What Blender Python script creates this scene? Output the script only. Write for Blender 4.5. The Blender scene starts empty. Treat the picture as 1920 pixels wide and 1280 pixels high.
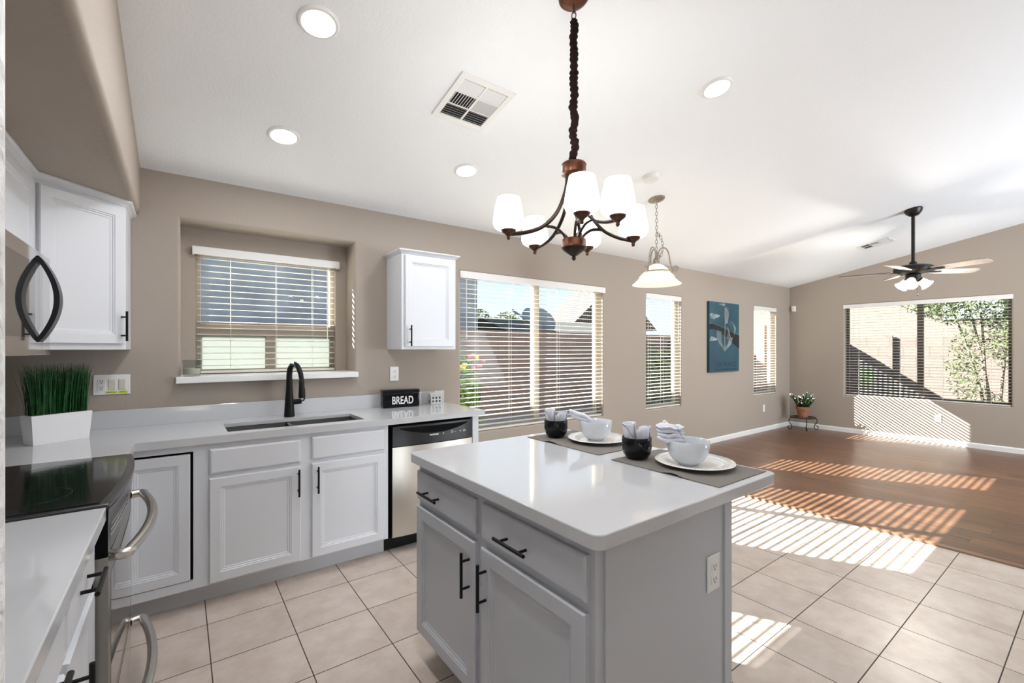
import bpy, bmesh, math, random
from mathutils import Vector, Matrix, noise
random.seed(7)
PI = math.pi
S = bpy.context.scene
C = S.collection

# ------------------------------------------------------------------ camera
cam_d = bpy.data.cameras.new('camera')
cam_d.sensor_width = 36.0
cam_d.lens = 841 / 1920 * 36.0
cam_d.shift_y = 13.8 / 1920
cam_d.clip_start = 0.02
cam = bpy.data.objects.new('camera', cam_d)
cam.location = (0, 0, 1.38)
cam.rotation_euler = (PI / 2, 0, math.radians(53.5 - 90))
C.objects.link(cam)
S.camera = cam

# ------------------------------------------------------------------ world, sun, exposure
SKY_STRENGTH = 0.95
SUN_STRENGTH = 33.0
FILL_WATTS = 150.0
CAN_WATTS = 5.0
FAN_WATTS = 24.0
CHAND_WATTS = 1.3
S.view_settings.view_transform = 'Standard'
S.view_settings.look = 'None'
S.view_settings.exposure = 0.42
S.view_settings.gamma = 1.0
S.view_settings.use_curve_mapping = False
S.cycles.max_bounces = 9
S.cycles.diffuse_bounces = 6
S.cycles.glossy_bounces = 4
S.cycles.transmission_bounces = 4
S.cycles.transparent_max_bounces = 24
S.cycles.caustics_reflective = False
S.cycles.caustics_refractive = False
S.cycles.sample_clamp_indirect = 6.0
S.cycles.use_denoising = True

W = bpy.data.worlds.new('sky')
S.world = W
W.use_nodes = True
nt = W.node_tree
nt.nodes.clear()
wo = nt.nodes.new('ShaderNodeOutputWorld')
wb = nt.nodes.new('ShaderNodeBackground')
tc = nt.nodes.new('ShaderNodeTexCoord')
sx = nt.nodes.new('ShaderNodeSeparateXYZ')
rp = nt.nodes.new('ShaderNodeValToRGB')
rp.color_ramp.elements[0].position = 0.0
rp.color_ramp.elements[0].color = (0.80, 0.90, 1.0, 1)
rp.color_ramp.elements[1].position = 0.5
rp.color_ramp.elements[1].color = (0.42, 0.62, 0.95, 1)
nt.links.new(tc.outputs['Generated'], sx.inputs[0])
nt.links.new(sx.outputs['Z'], rp.inputs[0])
nt.links.new(rp.outputs[0], wb.inputs[0])
wb.inputs[1].default_value = SKY_STRENGTH
nt.links.new(wb.outputs[0], wo.inputs[0])

sun_d = bpy.data.lights.new('sun', 'SUN')
sun_d.energy = SUN_STRENGTH
sun_d.angle = math.radians(0.35)
sun_d.color = (1.0, 0.975, 0.94)
sun = bpy.data.objects.new('sun', sun_d)
sun.rotation_euler = Vector((0.53, -1.0, -0.70)).to_track_quat('-Z', 'Y').to_euler()
C.objects.link(sun)

# room constants
WY, XF, XL, YB = 3.53, 8.85, -0.848, -4.25      # sink wall, far wall, range wall, back wall
ZC, SL, YR = 2.48, 0.194, -0.36                 # ceiling height at the sink wall, slope, ridge
TH = 0.16                                       # wall thickness
CT = 0.914                                      # worktop height
def ceil_z(y):
    return ZC + SL * (WY - y) if y >= YR else ZC + SL * (WY - YR) - SL * (YR - y)

def area(name, loc, rot, sx_, sy_, watts, col, shape='RECTANGLE', spread=None):
    d = bpy.data.lights.new(name, 'AREA')
    d.shape = shape
    d.size = sx_
    if shape in ('RECTANGLE', 'ELLIPSE'):
        d.size_y = sy_
    d.energy = watts
    d.color = col
    if spread: d.spread = spread
    o = bpy.data.objects.new(name, d)
    o.location = loc
    o.rotation_euler = rot
    C.objects.link(o)
    return o
# added fill lamp aimed up to brighten the ceiling, unseen behind the camera
UPT = math.radians(90 + 38)
area('ceiling_fill_lamp', (6.6, YB - 0.02, 1.15), (UPT, 0, 0), 2.6, 2.1, FILL_WATTS * 1.5, (0.82, 0.91, 1.0), spread=math.radians(150))
# second added fill lamp, for the far wall and ceiling, unseen behind the camera
area('side_fill_lamp', (XL - 0.02, -2.55, 1.5), (math.radians(90 + 32), 0, math.radians(-90)), 2.2, 1.3, FILL_WATTS * 0.06, (0.84, 0.92, 1.0), spread=math.radians(150))

# ------------------------------------------------------------------ materials
def mat(name, col, rough=0.5, metal=0.0, spec=0.5, bump=0, bscale=60, bdist=0.002, var=0, vscale=8, emit=None, estr=0, coat=0, trans=0, detail=3, aniso=None, vcol=None):
    m = bpy.data.materials.new(name)
    m.use_nodes = True
    n = m.node_tree.nodes; l = m.node_tree.links
    b = n['Principled BSDF']
    b.inputs['Base Color'].default_value = (*col, 1)
    b.inputs['Roughness'].default_value = rough
    b.inputs['Metallic'].default_value = metal
    b.inputs['Specular IOR Level'].default_value = spec
    b.inputs['Coat Weight'].default_value = coat
    b.inputs['Transmission Weight'].default_value = trans
    if emit:
        b.inputs['Emission Color'].default_value = (*emit, 1)
        b.inputs['Emission Strength'].default_value = estr
    t = n.new('ShaderNodeTexCoord')
    nz = n.new('ShaderNodeTexNoise')
    nz.inputs['Scale'].default_value = vscale
    nz.inputs['Detail'].default_value = detail
    mp = n.new('ShaderNodeMapping')
    if aniso: mp.inputs['Scale'].default_value = aniso
    l.new(t.outputs['Object'], mp.inputs[0])
    l.new(mp.outputs[0], nz.inputs['Vector'])
    if var or vcol:
        r = n.new('ShaderNodeValToRGB')
        c2 = vcol if vcol else tuple(max(0, c * (1 - var)) for c in col)
        r.color_ramp.elements[0].position = 0.35
        r.color_ramp.elements[1].position = 0.65
        r.color_ramp.elements[0].color = (*c2, 1)
        r.color_ramp.elements[1].color = (*col, 1)
        l.new(nz.outputs['Fac'], r.inputs[0])
        l.new(r.outputs[0], b.inputs['Base Color'])
    if bump:
        nb = n.new('ShaderNodeTexNoise')
        nb.inputs['Scale'].default_value = bscale
        nb.inputs['Detail'].default_value = 4
        l.new(mp.outputs[0], nb.inputs['Vector'])
        bp = n.new('ShaderNodeBump')
        bp.inputs['Strength'].default_value = bump
        bp.inputs['Distance'].default_value = bdist
        l.new(nb.outputs['Fac'], bp.inputs['Height'])
        l.new(bp.outputs[0], b.inputs['Normal'])
    return m

M = {}
M['wall'] = mat('taupe_wall_paint', (0.375, 0.322, 0.275), 0.65, spec=0.3, bump=0.30, bscale=45, bdist=0.004)
M['ceiling'] = mat('white_ceiling_paint', (0.87, 0.895, 0.925), 0.85, spec=0.2, bump=0.45, bscale=70, bdist=0.004)
M['nearwall'] = mat('flash_lit_plaster', (0.84, 0.85, 0.85), 0.5, spec=0.4, bump=1.0, bscale=38, bdist=0.010)  # flash brightness painted in: paler than the taupe walls
M['trim'] = mat('white_gloss_trim', (0.80, 0.80, 0.79), 0.35)
M['cab'] = mat('white_cabinet_paint', (0.68, 0.70, 0.74), 0.32, spec=0.5)
M['toe'] = mat('grey_toe_board', (0.55, 0.56, 0.59), 0.5)
M['islandcab'] = mat('pale_grey_cabinet_paint', (0.49, 0.51, 0.55), 0.36, spec=0.5)
M['black'] = mat('matte_black_metal', (0.006, 0.006, 0.006), 0.4, metal=0.0, spec=0.22)
M['gap'] = mat('dark_cabinet_opening', (0.004, 0.004, 0.004), 0.8, spec=0.1)
M['blackgloss'] = mat('gloss_black', (0.008, 0.008, 0.009), 0.08, spec=0.6)
M['blackplastic'] = mat('black_plastic', (0.015, 0.015, 0.017), 0.25)
M['steel'] = mat('brushed_steel', (0.60, 0.57, 0.53), 0.24, metal=1.0, bump=0.15, bscale=120, bdist=0.0005, aniso=(1, 1, 30))
M['steelmirror'] = mat('polished_steel_glass', (0.66, 0.64, 0.62), 0.05, metal=1.0)
M['ovenglass'] = mat('oven_door_mirror_glass', (0.30, 0.29, 0.28), 0.03, metal=0.9)
M['sinksteel'] = mat('sink_steel', (0.30, 0.30, 0.29), 0.38, metal=0.85)
M['darksteel'] = mat('dark_steel', (0.10, 0.10, 0.10), 0.22, metal=0.9)
M['handledark'] = mat('dark_blued_handle', (0.025, 0.028, 0.036), 0.3, metal=0.6)
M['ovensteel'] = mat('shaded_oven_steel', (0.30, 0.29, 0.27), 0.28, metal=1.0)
M['vinyl'] = mat('almond_window_vinyl', (0.42, 0.37, 0.30), 0.5)
M['dark_frame'] = mat('dark_brown_window_frame', (0.07, 0.055, 0.045), 0.5)  # darker brown than the other window frames
M['valance'] = mat('blind_valance_white', (0.78, 0.77, 0.76), 0.4)
M['cord'] = mat('cream_cord', (0.80, 0.76, 0.68), 0.7)
M['bronze'] = mat('oiled_bronze', (0.050, 0.034, 0.026), 0.34, metal=0.7, var=0.4, vscale=14)
M['copper'] = mat('copper_brown_metal', (0.12, 0.048, 0.026), 0.36, metal=0.85, var=0.25, vscale=10)
M['cupbrown'] = mat('brown_bronze_cup', (0.085, 0.040, 0.027), 0.36, metal=0.75)
M['fabric_dark'] = mat('dark_brown_velvet', (0.016, 0.008, 0.007), 0.9, spec=0.1, bump=0.6, bscale=50, bdist=0.004)
M['antique'] = mat('antique_silver_scroll', (0.42, 0.35, 0.28), 0.45, metal=0.5, var=0.4, vscale=50)
M['iron'] = mat('wrought_iron', (0.022, 0.016, 0.012), 0.5, metal=0.6)
M['ceramic'] = mat('white_ceramic', (0.66, 0.69, 0.73), 0.12, coat=0.4)
M['plateceramic'] = mat('cream_ceramic', (0.78, 0.77, 0.75), 0.14, coat=0.4)
M['linen'] = mat('taupe_linen', (0.235, 0.215, 0.195), 0.9, spec=0.1, bump=0.4, bscale=500, bdist=0.001, var=0.12, vscale=300)
M['enamel'] = mat('black_enamel', (0.006, 0.006, 0.007), 0.12, spec=0.3)
M['white_letter'] = mat('white_lettering', (0.80, 0.83, 0.83), 0.4)
M['grey_letter'] = mat('pale_grey_lettering', (0.55, 0.55, 0.55), 0.4)
M['whitebox'] = mat('white_planter_ceramic', (0.82, 0.82, 0.84), 0.3)
M['grass'] = mat('green_plastic_grass', (0.010, 0.105, 0.018), 0.42, var=0.6, vscale=30)
M['soil'] = mat('dark_soil', (0.02, 0.014, 0.01), 0.9)
M['terracotta'] = mat('terracotta', (0.33, 0.13, 0.075), 0.75, var=0.25, vscale=14)
M['leafdark'] = mat('dark_green_leaf', (0.018, 0.055, 0.018), 0.4, var=0.5, vscale=30)
M['petal'] = mat('white_petal', (0.85, 0.84, 0.74), 0.6)
M['plastic_white'] = mat('white_plastic', (0.80, 0.80, 0.79), 0.35)
M['almond'] = mat('almond_switch', (0.62, 0.58, 0.47), 0.4)
M['slot'] = mat('dark_slot', (0.02, 0.02, 0.02), 0.6)
M['yellow'] = mat('yellow_sticker', (0.55, 0.70, 0.02), 0.5)
M['greenled'] = mat('green_indicator', (0.1, 0.5, 0.02), 0.4, emit=(0.3, 0.9, 0.05), estr=0.5)
M['lens'] = mat('lit_lamp_lens', (0.9, 0.9, 0.9), 0.4, emit=(1, 0.98, 0.95), estr=5.0)
M['opal'] = mat('lit_opal_glass', (0.9, 0.9, 0.9), 0.3, emit=(1, 0.975, 0.94), estr=2.8)
M['opalwarm'] = mat('lit_alabaster_glass', (0.85, 0.80, 0.72), 0.3, emit=(1, 0.90, 0.76), estr=0.35)
M['opalfan'] = mat('lit_tulip_glass', (0.9, 0.88, 0.84), 0.3, emit=(1, 0.95, 0.85), estr=0.9)
M['fanblade'] = mat('pale_whitewashed_blade', (0.60, 0.53, 0.47), 0.45, var=0.15, vscale=12, aniso=(1, 8, 1))
M['blade_edge'] = mat('dark_blade_top', (0.06, 0.045, 0.035), 0.5)
M['fanblack'] = mat('fan_black_bronze', (0.018, 0.015, 0.013), 0.38, metal=0.4)
M['duct'] = mat('dark_duct', (0.02, 0.02, 0.02), 0.8)
M['wax'] = mat('cream_wax', (0.75, 0.68, 0.55), 0.5)
M['houseceramic'] = mat('grey_white_bisque', (0.62, 0.62, 0.60), 0.5, var=0.2, vscale=60)
M['gravel'] = mat('desert_gravel', (0.34, 0.29, 0.24), 0.95, var=0.35, vscale=20)
M['stucco'] = mat('beige_stucco', (0.18, 0.155, 0.128), 0.9)
M['stuccogrey'] = mat('blue_grey_stucco', (0.36, 0.38, 0.40), 0.9, var=0.3, vscale=2)
M['winbright'] = mat('pale_blind_window', (0.6, 0.65, 0.7), 0.3)
M['dish'] = mat('grey_dish_paint', (0.17, 0.20, 0.23), 0.6)
M['bark'] = mat('pale_bark', (0.30, 0.24, 0.18), 0.9, var=0.3, vscale=20)
M['leafA'] = mat('olive_leaves', (0.15, 0.20, 0.07), 0.6, var=0.55, vscale=5)
M['leafB'] = mat('bright_green_leaves', (0.20, 0.36, 0.05), 0.6, var=0.5, vscale=6)
M['flower_y'] = mat('yellow_flower', (0.75, 0.62, 0.08), 0.6)
M['flower_p'] = mat('pink_flower', (0.75, 0.25, 0.28), 0.6)

def glass_mat(name, tint=(1, 1, 1), refl=0.06):
    m = bpy.data.materials.new(name); m.use_nodes = True
    n = m.node_tree.nodes; l = m.node_tree.links; n.clear()
    o = n.new('ShaderNodeOutputMaterial'); t = n.new('ShaderNodeBsdfTransparent'); g = n.new('ShaderNodeBsdfGlossy')
    t.inputs[0].default_value = (*tint, 1); g.inputs['Roughness'].default_value = 0.02
    fz = n.new('ShaderNodeLayerWeight'); fz.inputs[0].default_value = 0.5
    pw = n.new('ShaderNodeMath'); pw.operation = 'POWER'; pw.inputs[1].default_value = 4.0; l.new(fz.outputs['Facing'], pw.inputs[0])
    ad = n.new('ShaderNodeMath'); ad.operation = 'MULTIPLY_ADD'; ad.inputs[1].default_value = 0.4; ad.inputs[2].default_value = 0.006; l.new(pw.outputs[0], ad.inputs[0])
    mx = n.new('ShaderNodeMixShader')
    l.new(ad.outputs[0], mx.inputs[0]); l.new(t.outputs[0], mx.inputs[1]); l.new(g.outputs[0], mx.inputs[2]); l.new(mx.outputs[0], o.inputs[0])
    return m
M['glass'] = glass_mat('window_glass', (0.96, 0.98, 0.97))
M['clearglass'] = glass_mat('clear_tumbler_glass', (0.86, 0.88, 0.88))

def frosted():
    m = bpy.data.materials.new('frosted_lower_pane'); m.use_nodes = True
    n = m.node_tree.nodes; l = m.node_tree.links; n.clear()
    o = n.new('ShaderNodeOutputMaterial'); t = n.new('ShaderNodeBsdfTranslucent'); d = n.new('ShaderNodeBsdfDiffuse')
    t.inputs[0].default_value = (0.50, 0.53, 0.50, 1); d.inputs[0].default_value = (0.5, 0.52, 0.5, 1)
    mx = n.new('ShaderNodeMixShader'); mx.inputs[0].default_value = 0.5
    l.new(t.outputs[0], mx.inputs[1]); l.new(d.outputs[0], mx.inputs[2]); l.new(mx.outputs[0], o.inputs[0])
    return m
M['frost'] = frosted()

def slat_mat():
    m = bpy.data.materials.new('cream_blind_slat'); m.use_nodes = True
    n = m.node_tree.nodes; l = m.node_tree.links
    b = n['Principled BSDF']; b.inputs['Base Color'].default_value = (0.80, 0.77, 0.70, 1); b.inputs['Roughness'].default_value = 0.45
    o = n['Material Output']; t = n.new('ShaderNodeBsdfTranslucent'); t.inputs[0].default_value = (0.75, 0.66, 0.5, 1)
    mx = n.new('ShaderNodeMixShader'); mx.inputs[0].default_value = 0.15
    l.new(b.outputs[0], mx.inputs[1]); l.new(t.outputs[0], mx.inputs[2]); l.new(mx.outputs[0], o.inputs[0])
    return m
M['slat'] = slat_mat()

def mnode(n, l, op, a, b=None):
    x = n.new('ShaderNodeMath'); x.operation = op
    if isinstance(a, (int, float)): x.inputs[0].default_value = a
    else: l.new(a, x.inputs[0])
    if b is not None:
        if isinstance(b, (int, float)): x.inputs[1].default_value = b
        else: l.new(b, x.inputs[1])
    return x.outputs[0]

def tile_mat():
    m = bpy.data.materials.new('beige_ceramic_tile'); m.use_nodes = True
    n = m.node_tree.nodes; l = m.node_tree.links; b = n['Principled BSDF']
    tc = n.new('ShaderNodeTexCoord'); sp = n.new('ShaderNodeSeparateXYZ'); l.new(tc.outputs['Object'], sp.inputs[0])
    P = 0.3455
    def line(sock, off, w):
        q = mnode(n, l, 'DIVIDE', mnode(n, l, 'SUBTRACT', sock, off - 40 * P), P)
        fr = mnode(n, l, 'FRACT', q)
        d = mnode(n, l, 'ABSOLUTE', mnode(n, l, 'SUBTRACT', fr, 0.5))      # 0.5 at the joint
        return mnode(n, l, 'GREATER_THAN', d, 0.5 - w / P / 2), mnode(n, l, 'FLOOR', q)
    gx, ix = line(sp.outputs[0], 2.5275, 0.0045)
    gy, iy = line(sp.outputs[1], 0.640, 0.0045)
    g = mnode(n, l, 'MAXIMUM', gx, gy)
    cb = n.new('ShaderNodeCombineXYZ'); l.new(ix, cb.inputs[0]); l.new(iy, cb.inputs[1])
    wn = n.new('ShaderNodeTexWhiteNoise'); l.new(cb.outputs[0], wn.inputs['Vector'])
    va = n.new('ShaderNodeVectorMath'); va.operation = 'ADD'; l.new(tc.outputs['Object'], va.inputs[0]); l.new(wn.outputs['Color'], va.inputs[1])
    nz = n.new('ShaderNodeTexNoise'); nz.inputs['Scale'].default_value = 7; nz.inputs['Detail'].default_value = 7; nz.inputs['Roughness'].default_value = 0.65
    l.new(va.outputs[0], nz.inputs['Vector'])
    rp = n.new('ShaderNodeValToRGB'); e = rp.color_ramp.elements
    e[0].position = 0.30; e[0].color = (0.470, 0.385, 0.320, 1); e[1].position = 0.62; e[1].color = (0.595, 0.515, 0.455, 1)
    l.new(nz.outputs['Fac'], rp.inputs[0])
    hs = n.new('ShaderNodeHueSaturation'); l.new(rp.outputs[0], hs.inputs['Color'])
    l.new(mnode(n, l, 'ADD', mnode(n, l, 'MULTIPLY', wn.outputs['Value'], 0.10), 0.95), hs.inputs['Value'])
    mx = n.new('ShaderNodeMix'); mx.data_type = 'RGBA'
    l.new(g, mx.inputs[0]); l.new(hs.outputs[0], mx.inputs[6]); mx.inputs[7].default_value = (0.045, 0.032, 0.025, 1)
    l.new(mx.outputs[2], b.inputs['Base Color'])
    l.new(mnode(n, l, 'ADD', mnode(n, l, 'MULTIPLY', g, 0.5), 0.34), b.inputs['Roughness'])
    bp = n.new('ShaderNodeBump'); bp.inputs['Strength'].default_value = 0.35; bp.inputs['Distance'].default_value = 0.003
    l.new(mnode(n, l, 'SUBTRACT', mnode(n, l, 'MULTIPLY', nz.outputs['Fac'], 0.25), g), bp.inputs['Height']); l.new(bp.outputs[0], b.inputs['Normal'])
    return m
M['tile'] = tile_mat()

def wood_mat():
    m = bpy.data.materials.new('brown_wood_planks'); m.use_nodes = True
    n = m.node_tree.nodes; l = m.node_tree.links; b = n['Principled BSDF']
    tc = n.new('ShaderNodeTexCoord'); sp = n.new('ShaderNodeSeparateXYZ'); l.new(tc.outputs['Object'], sp.inputs[0])
    PW, PL = 0.158, 1.22
    q = mnode(n, l, 'DIVIDE', mnode(n, l, 'ADD', sp.outputs[0], 20), PW)
    row = mnode(n, l, 'FLOOR', q); fx = mnode(n, l, 'ABSOLUTE', mnode(n, l, 'SUBTRACT', mnode(n, l, 'FRACT', q), 0.5))
    wr = n.new('ShaderNodeTexWhiteNoise'); wr.noise_dimensions = '1D'; l.new(row, wr.inputs['W'])
    q2 = mnode(n, l, 'ADD', mnode(n, l, 'DIVIDE', mnode(n, l, 'ADD', sp.outputs[1], 20), PL), mnode(n, l, 'MULTIPLY', wr.outputs['Value'], 7.3))
    col = mnode(n, l, 'FLOOR', q2); fy = mnode(n, l, 'ABSOLUTE', mnode(n, l, 'SUBTRACT', mnode(n, l, 'FRACT', q2), 0.5))
    g = mnode(n, l, 'MAXIMUM', mnode(n, l, 'GREATER_THAN', fx, 0.5 - 0.0013 / PW), mnode(n, l, 'GREATER_THAN', fy, 0.5 - 0.0016 / PL))
    cb = n.new('ShaderNodeCombineXYZ'); l.new(row, cb.inputs[0]); l.new(col, cb.inputs[1])
    wn = n.new('ShaderNodeTexWhiteNoise'); l.new(cb.outputs[0], wn.inputs['Vector'])
    va = n.new('ShaderNodeVectorMath'); va.operation = 'ADD'; l.new(tc.outputs['Object'], va.inputs[0])
    sc = n.new('ShaderNodeVectorMath'); sc.operation = 'SCALE'; sc.inputs['Scale'].default_value = 5; l.new(wn.outputs['Color'], sc.inputs[0]); l.new(sc.outputs[0], va.inputs[1])
    mp = n.new('ShaderNodeMapping'); mp.inputs['Scale'].default_value = (16, 1.1, 1); l.new(va.outputs[0], mp.inputs[0])
    nz = n.new('ShaderNodeTexNoise'); nz.inputs['Scale'].default_value = 2.2; nz.inputs['Detail'].default_value = 8; nz.inputs['Roughness'].default_value = 0.6
    l.new(mp.outputs[0], nz.inputs['Vector'])
    rp = n.new('ShaderNodeValToRGB'); e = rp.color_ramp.elements
    e[0].position = 0.30; e[0].color = (0.080, 0.036, 0.020, 1); e[1].position = 0.68; e[1].color = (0.215, 0.108, 0.062, 1)
    l.new(nz.outputs['Fac'], rp.inputs[0])
    hs = n.new('ShaderNodeHueSaturation'); l.new(rp.outputs[0], hs.inputs['Color'])
    l.new(mnode(n, l, 'ADD', mnode(n, l, 'MULTIPLY', wn.outputs['Value'], 0.35), 0.82), hs.inputs['Value'])
    mx = n.new('ShaderNodeMix'); mx.data_type = 'RGBA'
    l.new(g, mx.inputs[0]); l.new(hs.outputs[0], mx.inputs[6]); mx.inputs[7].default_value = (0.015, 0.008, 0.005, 1)
    l.new(mx.outputs[2], b.inputs['Base Color'])
    b.inputs['Roughness'].default_value = 0.30
    bp = n.new('ShaderNodeBump'); bp.inputs['Strength'].default_value = 0.25; bp.inputs['Distance'].default_value = 0.003
    l.new(mnode(n, l, 'SUBTRACT', mnode(n, l, 'MULTIPLY', nz.outputs['Fac'], 0.5), g), bp.inputs['Height']); l.new(bp.outputs[0], b.inputs['Normal'])
    return m
M['wood'] = wood_mat()

def quartz_mat():
    m = bpy.data.materials.new('white_veined_quartz'); m.use_nodes = True
    n = m.node_tree.nodes; l = m.node_tree.links; b = n['Principled BSDF']
    tc = n.new('ShaderNodeTexCoord')
    nz = n.new('ShaderNodeTexNoise'); nz.inputs['Scale'].default_value = 2.1; nz.inputs['Detail'].default_value = 8; nz.inputs['Distortion'].default_value = 1.2
    l.new(tc.outputs['Object'], nz.inputs['Vector'])
    v = mnode(n, l, 'ABSOLUTE', mnode(n, l, 'SUBTRACT', nz.outputs['Fac'], 0.5))
    rp = n.new('ShaderNodeValToRGB'); e = rp.color_ramp.elements
    e[0].position = 0.0; e[0].color = (0.55, 0.557, 0.57, 1); e[1].position = 0.014; e[1].color = (0.55, 0.56, 0.577, 1)
    l.new(v, rp.inputs[0]); l.new(rp.outputs[0], b.inputs['Base Color'])
    b.inputs['Roughness'].default_value = 0.07
    b.inputs['Specular IOR Level'].default_value = 0.55
    return m
M['quartz'] = quartz_mat()

def block_mat(name, base, mortar, axis):
    m = bpy.data.materials.new(name); m.use_nodes = True
    n = m.node_tree.nodes; l = m.node_tree.links; b = n['Principled BSDF']
    tc = n.new('ShaderNodeTexCoord'); sp = n.new('ShaderNodeSeparateXYZ'); l.new(tc.outputs['Object'], sp.inputs[0])
    cb = n.new('ShaderNodeCombineXYZ'); l.new(sp.outputs[axis], cb.inputs[0]); l.new(sp.outputs[2], cb.inputs[1])
    br = n.new('ShaderNodeTexBrick'); l.new(cb.outputs[0], br.inputs['Vector'])
    br.inputs['Scale'].default_value = 1.0; br.inputs['Brick Width'].default_value = 0.406; br.inputs['Row Height'].default_value = 0.203
    br.inputs['Mortar Size'].default_value = 0.006
    br.inputs['Color1'].default_value = (*base, 1); br.inputs['Color2'].default_value = (*[c * 0.9 for c in base], 1); br.inputs['Mortar'].default_value = (*mortar, 1)
    l.new(br.outputs['Color'], b.inputs['Base Color']); b.inputs['Roughness'].default_value = 0.95
    return m
M['blockY'] = block_mat('pink_block_masonry', (0.215, 0.165, 0.142), (0.13, 0.10, 0.085), 1)
M['blockX'] = block_mat('brown_block_masonry', (0.30, 0.21, 0.17), (0.17, 0.12, 0.10), 0)

def stripe_roof():
    m = bpy.data.materials.new('clay_tile_roof'); m.use_nodes = True
    n = m.node_tree.nodes; l = m.node_tree.links; b = n['Principled BSDF']
    tc = n.new('ShaderNodeTexCoord'); wv = n.new('ShaderNodeTexWave'); wv.inputs['Scale'].default_value = 2.2
    l.new(tc.outputs['Object'], wv.inputs['Vector'])
    rp = n.new('ShaderNodeValToRGB'); rp.color_ramp.elements[0].color = (0.05, 0.045, 0.04, 1); rp.color_ramp.elements[1].color = (0.13, 0.12, 0.105, 1)
    l.new(wv.outputs['Fac'], rp.inputs[0]); l.new(rp.outputs[0], b.inputs['Base Color']); b.inputs['Roughness'].default_value = 0.9
    bp = n.new('ShaderNodeBump'); bp.inputs['Strength'].default_value = 1; bp.inputs['Distance'].default_value = 0.05
    l.new(wv.outputs['Fac'], bp.inputs['Height']); l.new(bp.outputs[0], b.inputs['Normal'])
    return m
M['roof'] = stripe_roof()

def napkin_mat():
    m = bpy.data.materials.new('white_striped_napkin'); m.use_nodes = True
    n = m.node_tree.nodes; l = m.node_tree.links; b = n['Principled BSDF']
    tc = n.new('ShaderNodeTexCoord'); sp = n.new('ShaderNodeSeparateXYZ')
    mp = n.new('ShaderNodeMapping'); mp.inputs['Rotation'].default_value = (0.5, 0.4, 0.6)
    l.new(tc.outputs['Object'], mp.inputs[0]); l.new(mp.outputs[0], sp.inputs[0])
    fr = mnode(n, l, 'FRACT', mnode(n, l, 'DIVIDE', mnode(n, l, 'ADD', sp.outputs[0], 10.013), 0.083))
    ln = mnode(n, l, 'LESS_THAN', fr, 0.020)
    mx = n.new('ShaderNodeMix'); mx.data_type = 'RGBA'
    l.new(ln, mx.inputs[0]); mx.inputs[6].default_value = (0.72, 0.73, 0.80, 1); mx.inputs[7].default_value = (0.05, 0.06, 0.12, 1)
    l.new(mx.outputs[2], b.inputs['Base Color']); b.inputs['Roughness'].default_value = 0.9
    return m
M['napkin'] = napkin_mat()

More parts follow.
